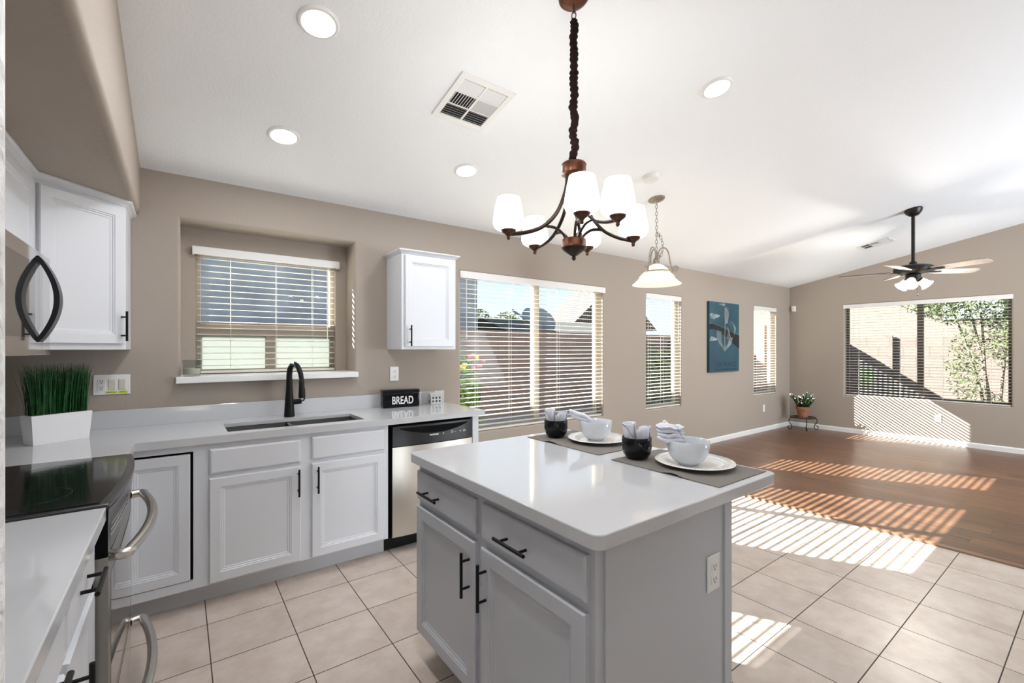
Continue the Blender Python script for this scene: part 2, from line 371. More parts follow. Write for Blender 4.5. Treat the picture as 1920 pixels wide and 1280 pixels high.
# ------------------------------------------------------------------ mesh builder
class MB:
    def __init__(self):
        self.v = []; self.f = []
    def add(self, vs, fs):
        o = len(self.v); self.v += [Vector(p) for p in vs]; self.f += [tuple(i + o for i in q) for q in fs]
        return self
    def box(self, x0, x1, y0, y1, z0, z1):
        vs = [(x, y, z) for z in (z0, z1) for y in (y0, y1) for x in (x0, x1)]
        return self.add(vs, [(0, 2, 3, 1), (4, 5, 7, 6), (0, 1, 5, 4), (2, 6, 7, 3), (0, 4, 6, 2), (1, 3, 7, 5)])
    def obox(self, o, u, n, a0, a1, b0, b1, z0, z1):
        """box along horizontal axes u (a) and n (b) from origin o"""
        o = Vector(o); u = Vector(u); n = Vector(n)
        vs = [o + u * a + n * b + Vector((0, 0, z)) for z in (z0, z1) for b in (b0, b1) for a in (a0, a1)]
        return self.add(vs, [(0, 2, 3, 1), (4, 5, 7, 6), (0, 1, 5, 4), (2, 6, 7, 3), (0, 4, 6, 2), (1, 3, 7, 5)])
    def prism(self, pts, z0, z1):
        n = len(pts)
        vs = [(p[0], p[1], z0) for p in pts] + [(p[0], p[1], z1) for p in pts]
        fs = [tuple(reversed(range(n))), tuple(range(n, 2 * n))] + [(i, (i + 1) % n, n + (i + 1) % n, n + i) for i in range(n)]
        return self.add(vs, fs)
    def lathe(self, prof, c=(0, 0, 0), seg=24, rot=None, cap=False):
        c = Vector(c); vs = []; fs = []
        for r, z in prof:
            for k in range(seg):
                a = 2 * PI * k / seg
                p = Vector((r * math.cos(a), r * math.sin(a), z))
                if rot: p = rot @ p
                vs.append(c + p)
        m = len(prof)
        for i in range(m - 1):
            for k in range(seg):
                k2 = (k + 1) % seg
                fs.append((i * seg + k, i * seg + k2, (i + 1) * seg + k2, (i + 1) * seg + k))
        if cap:
            fs.append(tuple(reversed(range(seg)))); fs.append(tuple(range((m - 1) * seg, m * seg)))
        return self.add(vs, fs)
    def cyl(self, p0, p1, r, seg=12, r1=None):
        return self.tube([p0, p1], r, seg, radii=[r, r if r1 is None else r1])
    def tube(self, path, r, seg=10, radii=None, flat=1.0):
        path = [Vector(p) for p in path]; n = len(path); vs = []; fs = []
        t0 = (path[1] - path[0]).normalized()
        up = Vector((0, 0, 1)) if abs(t0.z) < 0.9 else Vector((1, 0, 0))
        for i, p in enumerate(path):
            t = (path[min(i + 1, n - 1)] - path[max(i - 1, 0)]).normalized()
            a = t.cross(up)
            if a.length < 1e-5: a = t.orthogonal()
            a.normalize(); b = a.cross(t).normalized(); up = b
            rr = radii[i] if radii else r
            for k in range(seg):
                q = 2 * PI * k / seg
                vs.append(p + a * (rr * math.cos(q)) + b * (rr * flat * math.sin(q)))
        for i in range(n - 1):
            for k in range(seg):
                k2 = (k + 1) % seg
                fs.append((i * seg + k, i * seg + k2, (i + 1) * seg + k2, (i + 1) * seg + k))
        fs.append(tuple(reversed(range(seg)))); fs.append(tuple(range((n - 1) * seg, n * seg)))
        return self.add(vs, fs)
    def sphere(self, c, r, seg=14, sz=1.0):
        prof = [(max(1e-4, r * math.sin(PI * i / 9)), -r * sz * math.cos(PI * i / 9)) for i in range(10)]
        return self.lathe(prof, c, seg, cap=True)
    def build(self, name, m, parent=None, local=False, bevel=0, smooth=False, seg=2, autos=35):
        me = bpy.data.meshes.new(name)
        vs = self.v
        if parent is not None and not local:
            inv = WM[parent.name].inverted()
            vs = [inv @ p for p in vs]
        me.from_pydata([tuple(p) for p in vs], [], self.f)
        bm = bmesh.new(); bm.from_mesh(me)
        bmesh.ops.recalc_face_normals(bm, faces=bm.faces)
        if smooth:
            ca = math.radians(autos)
            for f in bm.faces: f.smooth = True
            for e in bm.edges:
                if len(e.link_faces) == 2 and e.calc_face_angle(0) > ca: e.smooth = False
        bm.to_mesh(me); bm.free()
        me.materials.append(m)
        o = bpy.data.objects.new(name, me); C.objects.link(o)
        if parent is not None:
            o.parent = parent; WM[o.name] = WM[parent.name].copy()
        else:
            WM[o.name] = Matrix.Identity(4)
        if bevel:
            b = o.modifiers.new('bevel', 'BEVEL'); b.width = bevel; b.segments = seg; b.limit_method = 'ANGLE'; b.angle_limit = math.radians(40)
            if smooth is False:
                b.harden_normals = False
        return o
WM = {}
def thing(name, label, cat, loc=(0, 0, 0), rz=0.0, group=None):
    o = bpy.data.objects.new(name, None); C.objects.link(o)
    o.empty_display_size = 0.1
    o.location = loc; o.rotation_euler = (0, 0, rz)
    WM[o.name] = Matrix.Translation(loc) @ Matrix.Rotation(rz, 4, 'Z')
    o['label'] = label; o['category'] = cat
    if group: o['group'] = group
    return o
def tag(o, label, cat, group=None, kind=None):
    o['label'] = label; o['category'] = cat
    if group: o['group'] = group
    if kind: o['kind'] = kind
    return o
def struct(o):
    o['kind'] = 'structure'; return o
def copy_tree(o, parent=None):
    c = o.copy(); C.objects.link(c); c.parent = parent
    if parent is None: WM[c.name] = WM[o.name].copy()
    for ch in list(o.children): copy_tree(ch, c)
    return c
def mesh_origin_to(o, loc):
    """move a top-level mesh's origin to its own place without moving it"""
    loc = Vector(loc); o.data.transform(Matrix.Translation(-loc)); o.location = loc; WM[o.name] = Matrix.Translation(loc); return o
def spline(pts, n=8):
    pts = [Vector(p) for p in pts]; P = [pts[0]] + pts + [pts[-1]]; out = []
    for i in range(1, len(P) - 2):
        for k in range(n):
            t = k / n; a, b, c, d = P[i - 1], P[i], P[i + 1], P[i + 2]
            out.append(0.5 * ((2 * b) + (c - a) * t + (2 * a - 5 * b + 4 * c - d) * t * t + (3 * b - a - 3 * c + d) * t ** 3))
    out.append(pts[-1]); return out

X_, Y_, Z_ = Vector((1, 0, 0)), Vector((0, 1, 0)), Vector((0, 0, 1))

# ------------------------------------------------------------------ walls with openings
def wall(name, m, P, a0, a1, topf, holes, breaks=(), th=TH, z0=0.0):
    """P(a, d, z) -> world point; a along the wall, d depth outwards. holes: (a0,a1,z0,z1,r) with rounded plaster returns"""
    mb = MB()
    As = sorted(set([a0, a1] + [h[0] for h in holes] + [h[1] for h in holes] + list(breaks)))
    for i in range(len(As) - 1):
        A, B = As[i], As[i + 1]
        hs = sorted([h for h in holes if h[0] <= A + 1e-6 and h[1] >= B - 1e-6], key=lambda h: h[2])
        segs = []; zz = z0
        for h in hs:
            segs.append((zz, h[2])); zz = h[3]
        segs.append((zz, None))
        for (lo, hi) in segs:
            for d in (0, th):
                if hi is None: q = [P(A, d, lo), P(B, d, lo), P(B, d, topf(B)), P(A, d, topf(A))]
                else: q = [P(A, d, lo), P(B, d, lo), P(B, d, hi), P(A, d, hi)]
                mb.add(q, [(0, 1, 2, 3)])
    for h in holes:
        A, B, lo, hi, r = h
        rings = []
        K = 5
        for k in range(K + 1):
            t = k / K * PI / 2
            rings.append((r * math.sin(t), r * (1 - math.cos(t))))
        rings.append((r, th))
        prev = None
        for ins, d in rings:
            idx = len(mb.v)
            mb.v += [Vector(P(A + ins, d, lo + ins)), Vector(P(B - ins, d, lo + ins)), Vector(P(B - ins, d, hi - ins)), Vector(P(A + ins, d, hi - ins))]
            if prev is not None:
                for k in range(4):
                    k2 = (k + 1) % 4
                    mb.f.append((prev + k, prev + k2, idx + k2, idx + k))
            prev = idx
        # back ring between opening edge and hole
        idx = len(mb.v)
        mb.v += [Vector(P(A, th, lo)), Vector(P(B, th, lo)), Vector(P(B, th, hi)), Vector(P(A, th, hi))]
        for k in range(4):
            k2 = (k + 1) % 4
            mb.f.append((prev + k, prev + k2, idx + k2, idx + k))
    # rim
    e = [(a0, z0), (a1, z0), (a1, topf(a1)), (a0, topf(a0))]
    for (A, lo), (B, hi) in ((e[0], e[1]), (e[1], e[2]), (e[3], e[0])):
        mb.add([P(A, 0, lo), P(B, 0, hi), P(B, th, hi), P(A, th, lo)], [(0, 1, 2, 3)])
    o = mb.build(name, m)
    bm = bmesh.new(); bm.from_mesh(o.data); bmesh.ops.remove_doubles(bm, verts=bm.verts, dist=1e-5)
    bmesh.ops.recalc_face_normals(bm, faces=bm.faces); bm.to_mesh(o.data); bm.free()
    return struct(o)

PA = lambda a, d, z: (a, WY + d, z)
PF = lambda a, d, z: (XF + d, a, z)
RB = 0.018
W2 = (2.035, 3.92, 0.61, 2.085)
W3 = (4.715, 5.48, 0.61, 2.085)
W4 = (7.523, 8.33, 0.61, 2.085)
W5 = (0.84, 2.70, 0.61, 2.105)
NI = (0.002, 1.09, 1.165, 2.205)          # kitchen niche opening in the sink wall
SW1 = (-3.7, -1.4, 0.8, 2.2)
hole = lambda w: (w[0] - RB, w[1] + RB, w[2] - RB, w[3] + RB, RB)
wall('wall_back', M['wall'], PA, XL - TH, XF + TH, lambda a: ZC + 0.001, [hole(NI), hole(W2), hole(W3), hole(W4)])
wall('wall_far', M['wall'], PF, YB - TH, WY, lambda y: ceil_z(y) + 0.001, [hole(W5)], breaks=(YR,))
PL = lambda a, d, z: (XL - d, a, z)
wall('wall_left', M['wall'], PL, YB - TH, WY, lambda y: ceil_z(y) + 0.001, [hole(SW1)], breaks=(YR,))
PB = lambda a, d, z: (a, YB - d, z)
SD2 = (5.25, 7.95, 0.02, 2.2)
wall('wall_right', M['wall'], PB, XL - TH, XF + TH, lambda a: ZC + 0.001, [hole(SD2)])

# niche box behind the sink wall (return faces and the back with the window opening)
NY = 3.745
NW = (0.085, 1.005, 1.205, 2.06)
mb = MB()
t = 0.05
mb.box(NI[0] - t, NI[0], WY + TH, NY + 0.12, NI[2] - t, NI[3] + t)
mb.box(NI[1], NI[1] + t, WY + TH, NY + 0.12, NI[2] - t, NI[3] + t)
mb.box(NI[0], NI[1], WY + TH, NY + 0.12, NI[3], NI[3] + t)
mb.box(NI[0], NI[1], WY + TH, NY + 0.12, NI[2] - t, NI[2])
mb.box(NI[0], NW[0], NY, NY + 0.12, NI[2], NI[3])
mb.box(NW[1], NI[1], NY, NY + 0.12, NI[2], NI[3])
mb.box(NW[0], NW[1], NY, NY + 0.12, NW[3], NI[3])
mb.box(NW[0], NW[1], NY, NY + 0.12, NI[2], NW[2] - 0.001)
struct(mb.build('wall_niche', M['wall']))

# ceiling (vaulted) and soffit
mb = MB()
zr = ceil_z(YR)
mb.add([(XL - TH, WY + TH, ceil_z(WY) - SL * TH), (XF + TH, WY + TH, ceil_z(WY) - SL * TH), (XF + TH, YR, zr), (XL - TH, YR, zr),
        (XF + TH, YB - TH, ceil_z(YB - TH)), (XL - TH, YB - TH, ceil_z(YB - TH))], [(0, 1, 2, 3), (3, 2, 4, 5)])
n0 = len(mb.v)
mb.v += [p + Vector((0, 0, 0.12)) for p in mb.v]
mb.f += [(n0, n0 + 1, n0 + 2, n0 + 3), (n0 + 3, n0 + 2, n0 + 4, n0 + 5), (0, 1, n0 + 1, n0), (4, 5, n0 + 5, n0 + 4), (1, 2, n0 + 2, n0 + 1), (2, 4, n0 + 4, n0 + 2), (5, 3, n0 + 3, n0 + 5), (3, 0, n0, n0 + 3)]
struct(mb.build('ceiling', M['ceiling']))
SZ = 2.185
SX = -0.195
mb = MB()
ys = [0.5, WY]
prof = lambda y: [(XL, SZ), (SX - 0.03, SZ), (SX - 0.015, SZ + 0.004), (SX - 0.004, SZ + 0.015), (SX, SZ + 0.03), (SX, ceil_z(y) + 0.02), (XL, ceil_z(y) + 0.02)]
k = len(prof(0))
for y in ys: mb.v += [Vector((p[0], y, p[1])) for p in prof(y)]
mb.f += [(i, (i + 1) % k, k + (i + 1) % k, k + i) for i in range(k)] + [tuple(range(k)), tuple(range(k, 2 * k))]
struct(mb.build('wall_soffit', M['wall'], smooth=True))
# foreground wall end at the left edge
mb = MB().prism([(XL, 0.50), (-0.125, 0.50), (-0.112, 0.495), (-0.103, 0.485), (-0.101, 0.47), (-0.101, -0.9), (XL, -0.9)], 0, 1)
for p in mb.v:
    if p.z > 0.5: p.z = ceil_z(p.y) + 0.01
struct(mb.build('wall_near', M['nearwall'], smooth=True))

def pt(loc, watts, col, rad=.025):
    d = bpy.data.lights.new('bulb', 'POINT'); d.energy = watts; d.color = col; d.shadow_soft_size = rad
    o = bpy.data.objects.new('bulb', d); o.location = loc; C.objects.link(o); return o
# unseen wall added to keep light off the island side, behind the camera
mb = MB().box(3.15, 3.27, YB, -0.72, 0, 2.4)
for p in mb.v:
    if p.z > 1: p.z = ceil_z(p.y) + .005
struct(mb.build('wall_light_block', M['wall']))
# floors
XT = 4.262
fl = struct(MB().box(XL - TH, XT, YB - TH, WY + TH, -0.05, 0).build('floor', M['tile']))
fw = struct(MB().box(XT, XF + TH, YB - TH, WY + TH, -0.05, 0.004).build('floor', M['wood']))
st = struct(MB().prism([(XT - 0.016, 0), (XT - 0.010, 0.010), (XT + 0.028, 0.012), (XT + 0.036, 0.004)], YB, WY).build('trim_1', mat('wood_transition_strip', (0.20, 0.10, 0.05), 0.35)))
for v in st.data.vertices:
    x, z, y = v.co.x, v.co.y, v.co.z
    v.co = (x, y, z)
# baseboards (absent behind the cabinets)
def baseboard(name, segs):
    mb = MB()
    for (o, u, n, L) in segs:
        pr = [(0, 0.004), (0.014, 0.004), (0.014, 0.062), (0.009, 0.074), (0, 0.078)]
        a = len(mb.v); o = Vector(o)
        for s in (0, L): mb.v += [o + u * s + n * p[0] + Z_ * p[1] for p in pr]
        mb.f += [(a + i, a + (i + 1) % 5, a + 5 + (i + 1) % 5, a + 5 + i) for i in range(5)] + [(a, a + 1, a + 2, a + 3, a + 4), (a + 5, a + 6, a + 7, a + 8, a + 9)]
    return struct(mb.build(name, M['trim']))
baseboard('baseboard_back', [((1.87, WY, 0), X_, -Y_, XF - 1.87)])
baseboard('baseboard_far', [((XF, YB, 0), Y_, -X_, WY - YB - 0.014)])
baseboard('baseboard_right', [((XL, YB, 0), X_, Y_, SD2[0] - XL), ((SD2[1], YB, 0), X_, Y_, XF - SD2[1] - 0.014)])

# ------------------------------------------------------------------ windows
def window(name, P, w, d, fm, vm=None, frame=0.038, horiz=(), lower=None):
    """frame, optional mullions, pane; d = depth of the glass behind the wall face"""
    a0, a1, z0, z1 = w
    mb = MB()
    def bar(A, B, lo, hi, d0=d - 0.02, d1=d + 0.025):
        vs = [P(a, dd, z) for z in (lo, hi) for dd in (d0, d1) for a in (A, B)]
        mb.add(vs, [(0, 2, 3, 1), (4, 5, 7, 6), (0, 1, 5, 4), (2, 6, 7, 3), (0, 4, 6, 2), (1, 3, 7, 5)])
    bar(a0, a1, z0, z0 + frame); bar(a0, a1, z1 - frame, z1)
    bar(a0, a0 + frame, z0 + frame, z1 - frame); bar(a1 - frame, a1, z0 + frame, z1 - frame)
    for (A, B, lo, hi) in (vm or []): bar(A, B, lo, hi, d - 0.03, d + 0.03)
    fo = mb.build(name, fm, bevel=0.003)
    struct(fo)
    def pane(A, B, lo, hi, m_):
        q = MB(); q.add([P(A, d + 0.002, lo), P(B, d + 0.002, lo), P(B, d + 0.002, hi), P(A, d + 0.002, hi),
                         P(A, d + 0.006, lo), P(B, d + 0.006, lo), P(B, d + 0.006, hi), P(A, d + 0.006, hi)],
                        [(0, 1, 2, 3), (4, 5, 6, 7), (0, 1, 5, 4), (1, 2, 6, 5), (2, 3, 7, 6), (3, 0, 4, 7)])
        return q.build('pane', m_, fo)
    for args in (lower or [(a0 + frame * .5, a1 - frame * .5, z0 + frame * .5, z1 - frame * .5, M['glass'])]): pane(*args)
    return fo
PN = lambda a, d, z: (a, NY + d, z)
fr = 0.035
zm0, zm1 = 1.475, 1.555
window('window_1', PN, NW, 0.075, M['vinyl'],
       [(NW[0], NW[1], zm0, zm1), (0.515, 0.575, NW[2], zm0)],
       frame=0.03, lower=[(NW[0] + .02, NW[1] - .02, zm1 - .01, NW[3] - .02, M['glass']), (NW[0] + .02, 0.53, NW[2] + .02, zm0 + .01, M['frost']), (0.56, NW[1] - .02, NW[2] + .02, zm0 + .01, M['frost'])])
window('window_2', PA, W2, 0.115, M['vinyl'], [(2.955, 3.03, W2[2] + .03, W2[3] - .03)])
window('window_3', PA, W3, 0.115, M['vinyl'])
window('window_4', PA, W4, 0.115, M['vinyl'])
window('window_5', PF, W5, 0.115, M['dark_frame'], [(1.735, 1.805, W5[2] + .03, W5[3] - .03)])
window('window_6', PL, SW1, 0.10, M['vinyl'], [(-2.59, -2.51, .83, 2.17)], frame=0.05)  # unseen window added so light enters from the side
window('window_7', PB, SD2, 0.10, M['vinyl'], [(6.56, 6.64, .05, 2.17)], frame=0.06)  # unseen sliding door added to let sky light in
# white window stool of the niche
struct(MB().box(-0.022, 1.098, 3.455, NY + 0.03, 1.165, 1.205).build('trim_2', M['trim'], bevel=0.003))

def blind(label, P, w, d, val, vh=0.062, cords=(0.12, 0.5, 0.88), tilt=5, group='white horizontal blinds at the windows', wand=None, out=0.0):
    a0, a1, z0, z1 = w
    c = Vector(P((a0 + a1) / 2, d, z0))
    root = thing('window_blind', label, 'blind', c)
    def bar(mb, A, B, lo, hi, d0, d1):
        vs = [P(a, dd, z) for z in (lo, hi) for dd in (d0, d1) for a in (A, B)]
        mb.add(vs, [(0, 2, 3, 1), (4, 5, 7, 6), (0, 1, 5, 4), (2, 6, 7, 3), (0, 4, 6, 2), (1, 3, 7, 5)])
    mb = MB(); va0, va1, vd = val
    bar(mb, va0, va1, z1 - vh, z1, vd, vd + 0.014)
    bar(mb, va0, va0 + 0.014, z1 - vh, z1, vd + 0.014, d)
    bar(mb, va1 - 0.014, va1, z1 - vh, z1, vd + 0.014, d)
    mb.build('valance', M['valance'], root, bevel=0.003)
    mb = MB(); bar(mb, a0 + .004, a1 - .004, z1 - 0.05, z1 - 0.006, d - 0.022, d + 0.022)
    mb.build('headrail', M['valance'], root)
    mb = MB(); bar(mb, a0 + .004, a1 - .004, z0 + 0.004, z0 + 0.022, d - 0.025, d + 0.025)
    mb.build('bottom_rail', M['slat'], root, bevel=0.003)
    mb = MB(); p = 0.0437; zz = z0 + 0.055; tl = math.radians(tilt)
    rnd = random.Random(len(label))
    while zz < z1 - vh - 0.003:
        tt = tl + math.radians(rnd.uniform(-1.2, 1.2)); hw = 0.018; th = 0.0014
        rows = []
        for s in (-1, -0.33, 0.33, 1):
            cr = 0.0018 * (1 - s * s)
            rows.append((d + hw * s * math.cos(tt) - cr * math.sin(tt), zz + hw * s * math.sin(tt) + cr))
        i0 = len(mb.v)
        for A in (a0 + .005, a1 - .005):
            for (dd, z) in rows: mb.v.append(Vector(P(A, dd, z + th)))
            for (dd, z) in reversed(rows): mb.v.append(Vector(P(A, dd, z - th)))
        mb.f += [(i0 + k, i0 + (k + 1) % 8, i0 + 8 + (k + 1) % 8, i0 + 8 + k) for k in range(8)]
        mb.f += [tuple(i0 + k for k in range(8)), tuple(i0 + 8 + k for k in range(8))]
        zz += p
    mb.build('slats', M['slat'], root)
    for f in cords:
        a = a0 + (a1 - a0) * f
        mb = MB()
        for dd in (d - 0.020, d + 0.020):
            mb.tube([P(a, dd, z0 + 0.01), P(a, dd, z1 - 0.03)], 0.0011, 5)
        mb.build('ladder_cord', M['cord'], root)
    if wand is not None:
        a = a0 + (a1 - a0) * wand
        mb = MB().tube([P(a, d - 0.042, z1 - 0.07), P(a, d - 0.045, z1 - 0.62)], 0.004, 8)
        mb.build('tilt_wand', M['valance'], root, smooth=True)
    return root
blind('white blind over the kitchen sink, inside the recessed niche', PN, (NW[0] + .004, NW[1] - .004, NW[2] + .002, 2.075), 0.02, (NW[0] - .02, NW[1] + .02, -0.045), vh=0.055, cords=(0.22, 0.54, 0.82), wand=0.93, tilt=4)
blind('widest white blind on the sink wall, between wall cabinet and island', PA, (W2[0] + .004, W2[1] - .004, W2[2], W2[3]), 0.042, (W2[0] - .01, W2[1] + .02, -0.018), cords=(0.1, 0.31, 0.65, 0.95), wand=0.03)
blind('narrow white blind beside the pendant lamp, left of the blue canvas', PA, (W3[0] + .004, W3[1] - .004, W3[2], W3[3]), 0.042, (W3[0] + .002, W3[1] - .002, 0.0), cords=(0.15, 0.5, 0.85), wand=0.9)
blind('narrow white blind right of the blue canvas, nearest the room corner', PA, (W4[0] + .004, W4[1] - .004, W4[2], W4[3]), 0.042, (W4[0] + .002, W4[1] - .002, 0.0), cords=(0.15, 0.8))
blind('wide blind on the far wall under the ceiling fan', PF, (W5[0] + .004, W5[1] - .004, W5[2], W5[3]), 0.042, (W5[0] - .015, W5[1] + .01, -0.018), cords=(0.1, 0.36, 0.62, 0.9), wand=0.93)

# ------------------------------------------------------------------ cabinetry
def panel_door(name, parent, o, u, n, w, h, m, style='door', t=0.019):
    """raised-frame door or slab drawer front. o lower left on the face plane, u along, n outward"""
    o, u, n = Vector(o), Vector(u), Vector(n)
    if style == 'door':
        rings = [(0, 0), (0, t - .004), (.004, t), (.050, t), (.053, t - .004), (.058, t - .0035), (.061, t - .008), (.068, t - .0085), (.072, t - .011)]
    elif style == 'drawer':
        rings = [(0, 0), (0, t - .007), (.004, t - .003), (.010, t)]
    mb = MB(); prev = None
    for ins, d in rings:
        i0 = len(mb.v)
        for (a, z) in ((ins, ins), (w - ins, ins), (w - ins, h - ins), (ins, h - ins)):
            mb.v.append(o + u * a + Z_ * z + n * d)
        if prev is not None:
            for k in range(4): mb.f.append((prev + k, prev + (k + 1) % 4, i0 + (k + 1) % 4, i0 + k))
        prev = i0
    mb.f.append((prev, prev + 1, prev + 2, prev + 3)); mb.f.append((0, 1, 2, 3))
    return mb.build(name, m, parent)
def bar_pull(parent, c, axis, n, L=0.16, r=0.0058, off=0.034, label=None):
    c, axis, n = Vector(c), Vector(axis), Vector(n)
    mb = MB()
    mb.tube([c + n * off - axis * L / 2, c + n * off + axis * L / 2], r, 12)
    for s in (-1, 1):
        mb.tube([c + axis * s * L * .31, c + n * off + axis * s * L * .31], r * .8, 10)
    return mb.build('bar_handle', M['black'], parent, smooth=True)
FYc = 2.905                                 # cabinet face plane of the sink run
TZ = 0.112                                  # toe kick height
UZ = 0.874                                  # underside of worktops

# sink base cabinet
r = thing('sink_base_cabinet', 'white double-door base cabinet under the kitchen sink', 'cabinet', (0.6, FYc, 0))
mb = MB()
mb.box(0.062, 1.118, FYc, FYc + 0.018, TZ, UZ - .004)
mb.box(0.062, 0.08, FYc + .018, WY - .03, TZ, UZ - .004); mb.box(1.10, 1.118, FYc + .018, WY - .03, TZ, UZ - .004)
mb.box(0.08, 1.10, FYc + .018, WY - .03, TZ, TZ + .018)
mb.build('body', M['cab'], r)
MB().box(0.062, 1.118, 2.985, 3.0, 0, TZ).build('toe_board', M['toe'], r)
sc = FYc / 2.885
for (a, b, z0, z1, st_) in ((0.125, 0.572, 0.133, 0.689, 'door'), (0.125, 0.572, 0.712, 0.846, 'drawer'), (0.634, 1.082, 0.130, 0.694, 'door'), (0.634, 1.082, 0.717, 0.852, 'drawer')):
    z0 = 1.38 - (1.38 - z0) * sc; z1 = 1.38 - (1.38 - z1) * sc
    a *= sc; b *= sc
    d = panel_door('door' if st_ == 'door' else 'false_drawer_front', r, (a, FYc, z0), X_, -Y_, b - a, z1 - z0, M['cab'], st_)
    if st_ == 'door':
        hx = b - 0.014 if a < 0.4 else a + 0.030
        bar_pull(d, (hx, FYc - .019, 0.592), Z_, -Y_)

# corner base cabinet with the dark gap around its door
r = thing('corner_base_cabinet', 'white corner base cabinet with dark gap round its door, beside the range', 'cabinet', (-0.2, FYc, 0))
mb = MB()
mb.box(0.056, 0.0618, FYc, FYc + 0.018, TZ, UZ - .004)
mb.box(-0.255, 0.056, FYc, FYc + 0.018, 0.838, UZ - .004)
mb.box(-0.255, 0.056, FYc, FYc + 0.018, TZ, 0.158)
mb.box(XL + .004, -0.255, 2.59, WY - .03, TZ, UZ - .004)
mb.box(-0.255, 0.0618, FYc + .30, WY - .03, TZ, UZ - .004)
mb.build('body', M['cab'], r)
MB().box(-0.255, 0.056, FYc + 0.02, FYc + 0.28, 0.158, 0.838).build('opening', M['gap'], r)
MB().box(-0.255, 0.0618, 2.985, 3.0, 0, TZ).build('toe_board', M['toe'], r)
panel_door('door', r, (-0.240, FYc + .012, 0.162), X_, -Y_, 0.283, 0.664, M['cab'])

# end panel right of the dishwasher
e_ = MB().box(1.778, 1.832, FYc, WY - .02, 0, UZ - .002).build('end_panel', M['cab'], bevel=0.002)
tag(e_, 'white cabinet end panel closing the run right of the dishwasher', 'panel'); mesh_origin_to(e_, (1.8, FYc, 0))

# L-shaped worktop with sink cut-out, and backsplash
r = thing('worktop', 'white veined quartz worktop along the sink wall with cut-out for the sink', 'worktop', (0.6, 3.2, UZ))
FE = 2.878
mb = MB()
SKX0, SKX1, SKY0, SKY1 = 0.215, 0.985, 2.975, 3.300
UT = CT - .021                                   # slab is 2 cm with a built-up front edge
mb.box(XL + .003, SKX0, FE, WY - .003, UT, CT)
mb.box(SKX1, 1.872, FE, WY - .003, UT, CT)
mb.box(SKX0, SKX1, FE, SKY0, UT, CT)
mb.box(SKX0, SKX1, SKY1, WY - .003, UT, CT)
mb.box(XL + .003, -0.180, 2.583, FE, UT, CT)
mb.box(-0.180, 1.872, FE, FE + .022, UZ, UT)
mb.box(1.850, 1.872, FE + .022, WY - .003, UZ, UT)
mb.box(-0.202, -0.180, 2.583, FE + .022, UZ, UT)
slab = mb.build('slab', M['quartz'], r)
bm = bmesh.new(); bm.from_mesh(slab.data); bmesh.ops.remove_doubles(bm, verts=bm.verts, dist=1e-4); bm.to_mesh(slab.data); bm.free()
MB().box(XL + .023, 1.857, WY - .023, WY - .003, CT, 1.018).build('backsplash', M['quartz'], r, bevel=.0015)
MB().box(XL + .003, XL + .022, 2.583, WY - .003, CT, 1.018).build('backsplash', M['quartz'], r, bevel=.0015)

# sink
r = thing('kitchen_sink', 'double bowl brushed steel undermount sink under the niche window', 'sink', (0.6, 3.14, 0.66))
def bowl_box(x0, x1, y0, y1, z0, z1, inset=0.02):
    mb = MB()
    a = [(x0, y0, z1), (x1, y0, z1), (x1, y1, z1), (x0, y1, z1)]
    b = [(x0, y0, z0 + .03), (x1, y0, z0 + .03), (x1, y1, z0 + .03), (x0, y1, z0 + .03)]
    c = [(x0 + inset, y0 + inset, z0), (x1 - inset, y0 + inset, z0), (x1 - inset, y1 - inset, z0), (x0 + inset, y1 - inset, z0)]
    mb.add(a + b + c, [(k, (k + 1) % 4, 4 + (k + 1) % 4, 4 + k) for k in range(4)] + [(4 + k, 4 + (k + 1) % 4, 8 + (k + 1) % 4, 8 + k) for k in range(4)] + [(8, 9, 10, 11)])
    return mb
XD = 0.575
for (a, b) in ((SKX0 - .006, XD - .010), (XD + .010, SKX1 + .006)):
    bo = bowl_box(a, b, SKY0 - .006, SKY1 + .006, 0.70, UT - .001).build('bowl', M['sinksteel'], r)
    mb = MB().lathe([(.002, .0), (.035, .0), (.04, .004), (.045, .001)], ((a + b) / 2, 3.16, .7005), 20); mb.build('drain', M['steel'], bo, smooth=True)
MB().box(XD - .010, XD + .010, SKY0 - .006, SKY1 + .006, 0.75, UT - .004).build('divider', M['steel'], r, bevel=.004)

# faucet
r = thing('kitchen_faucet', 'matte black pull-down faucet with side lever behind the sink', 'faucet', (0.605, 3.395, CT))
fx, fy = 0.605, 3.395
mb = MB().lathe([(.034, 0), (.034, .012), (.0325, .03), (.029, .09), (.024, .15), (.0205, .20), (.0195, .26)], (fx, fy, CT), 22, cap=True); mb.build('body', M['black'], r, smooth=True)
path = spline([(fx, fy, CT + .24), (fx, fy, CT + .29), (fx + .004, fy - .015, CT + .335), (fx + .016, fy - .055, CT + .362), (fx + .032, fy - .098, CT + .348), (fx + .044, fy - .128, CT + .305), (fx + .049, fy - .140, CT + .26)], 6)
MB().tube(path, .0165, 14, radii=[.019 - .004 * i / len(path) for i in range(len(path))]).build('spout', M['black'], r, smooth=True)
rot = Matrix.Rotation(math.radians(7), 3, 'X')
MB().lathe([(.015, 0), (.0165, -.003), (.0175, -.05), (.022, -.11), (.0205, -.125), (.012, -.126)], (fx + .049, fy - .140, CT + .262), 18, rot=Matrix.Rotation(math.radians(-6), 3, 'X'), cap=True).build('spray_head', M['black'], r, smooth=True)
mb = MB().tube([(fx + .015, fy, CT + .098), (fx + .075, fy - .005, CT + .102)], .0185, 14)
hp = mb.build('lever_hub', M['black'], r, smooth=True)
mb = MB().tube(spline([(fx + .072, fy - .005, CT + .100), (fx + .093, fy - .006, CT + .112), (fx + .096, fy - .006, CT + .150), (fx + .094, fy - .006, CT + .192)], 5), .006, 10, flat=.8)
mb.build('lever', M['black'], hp, smooth=True)

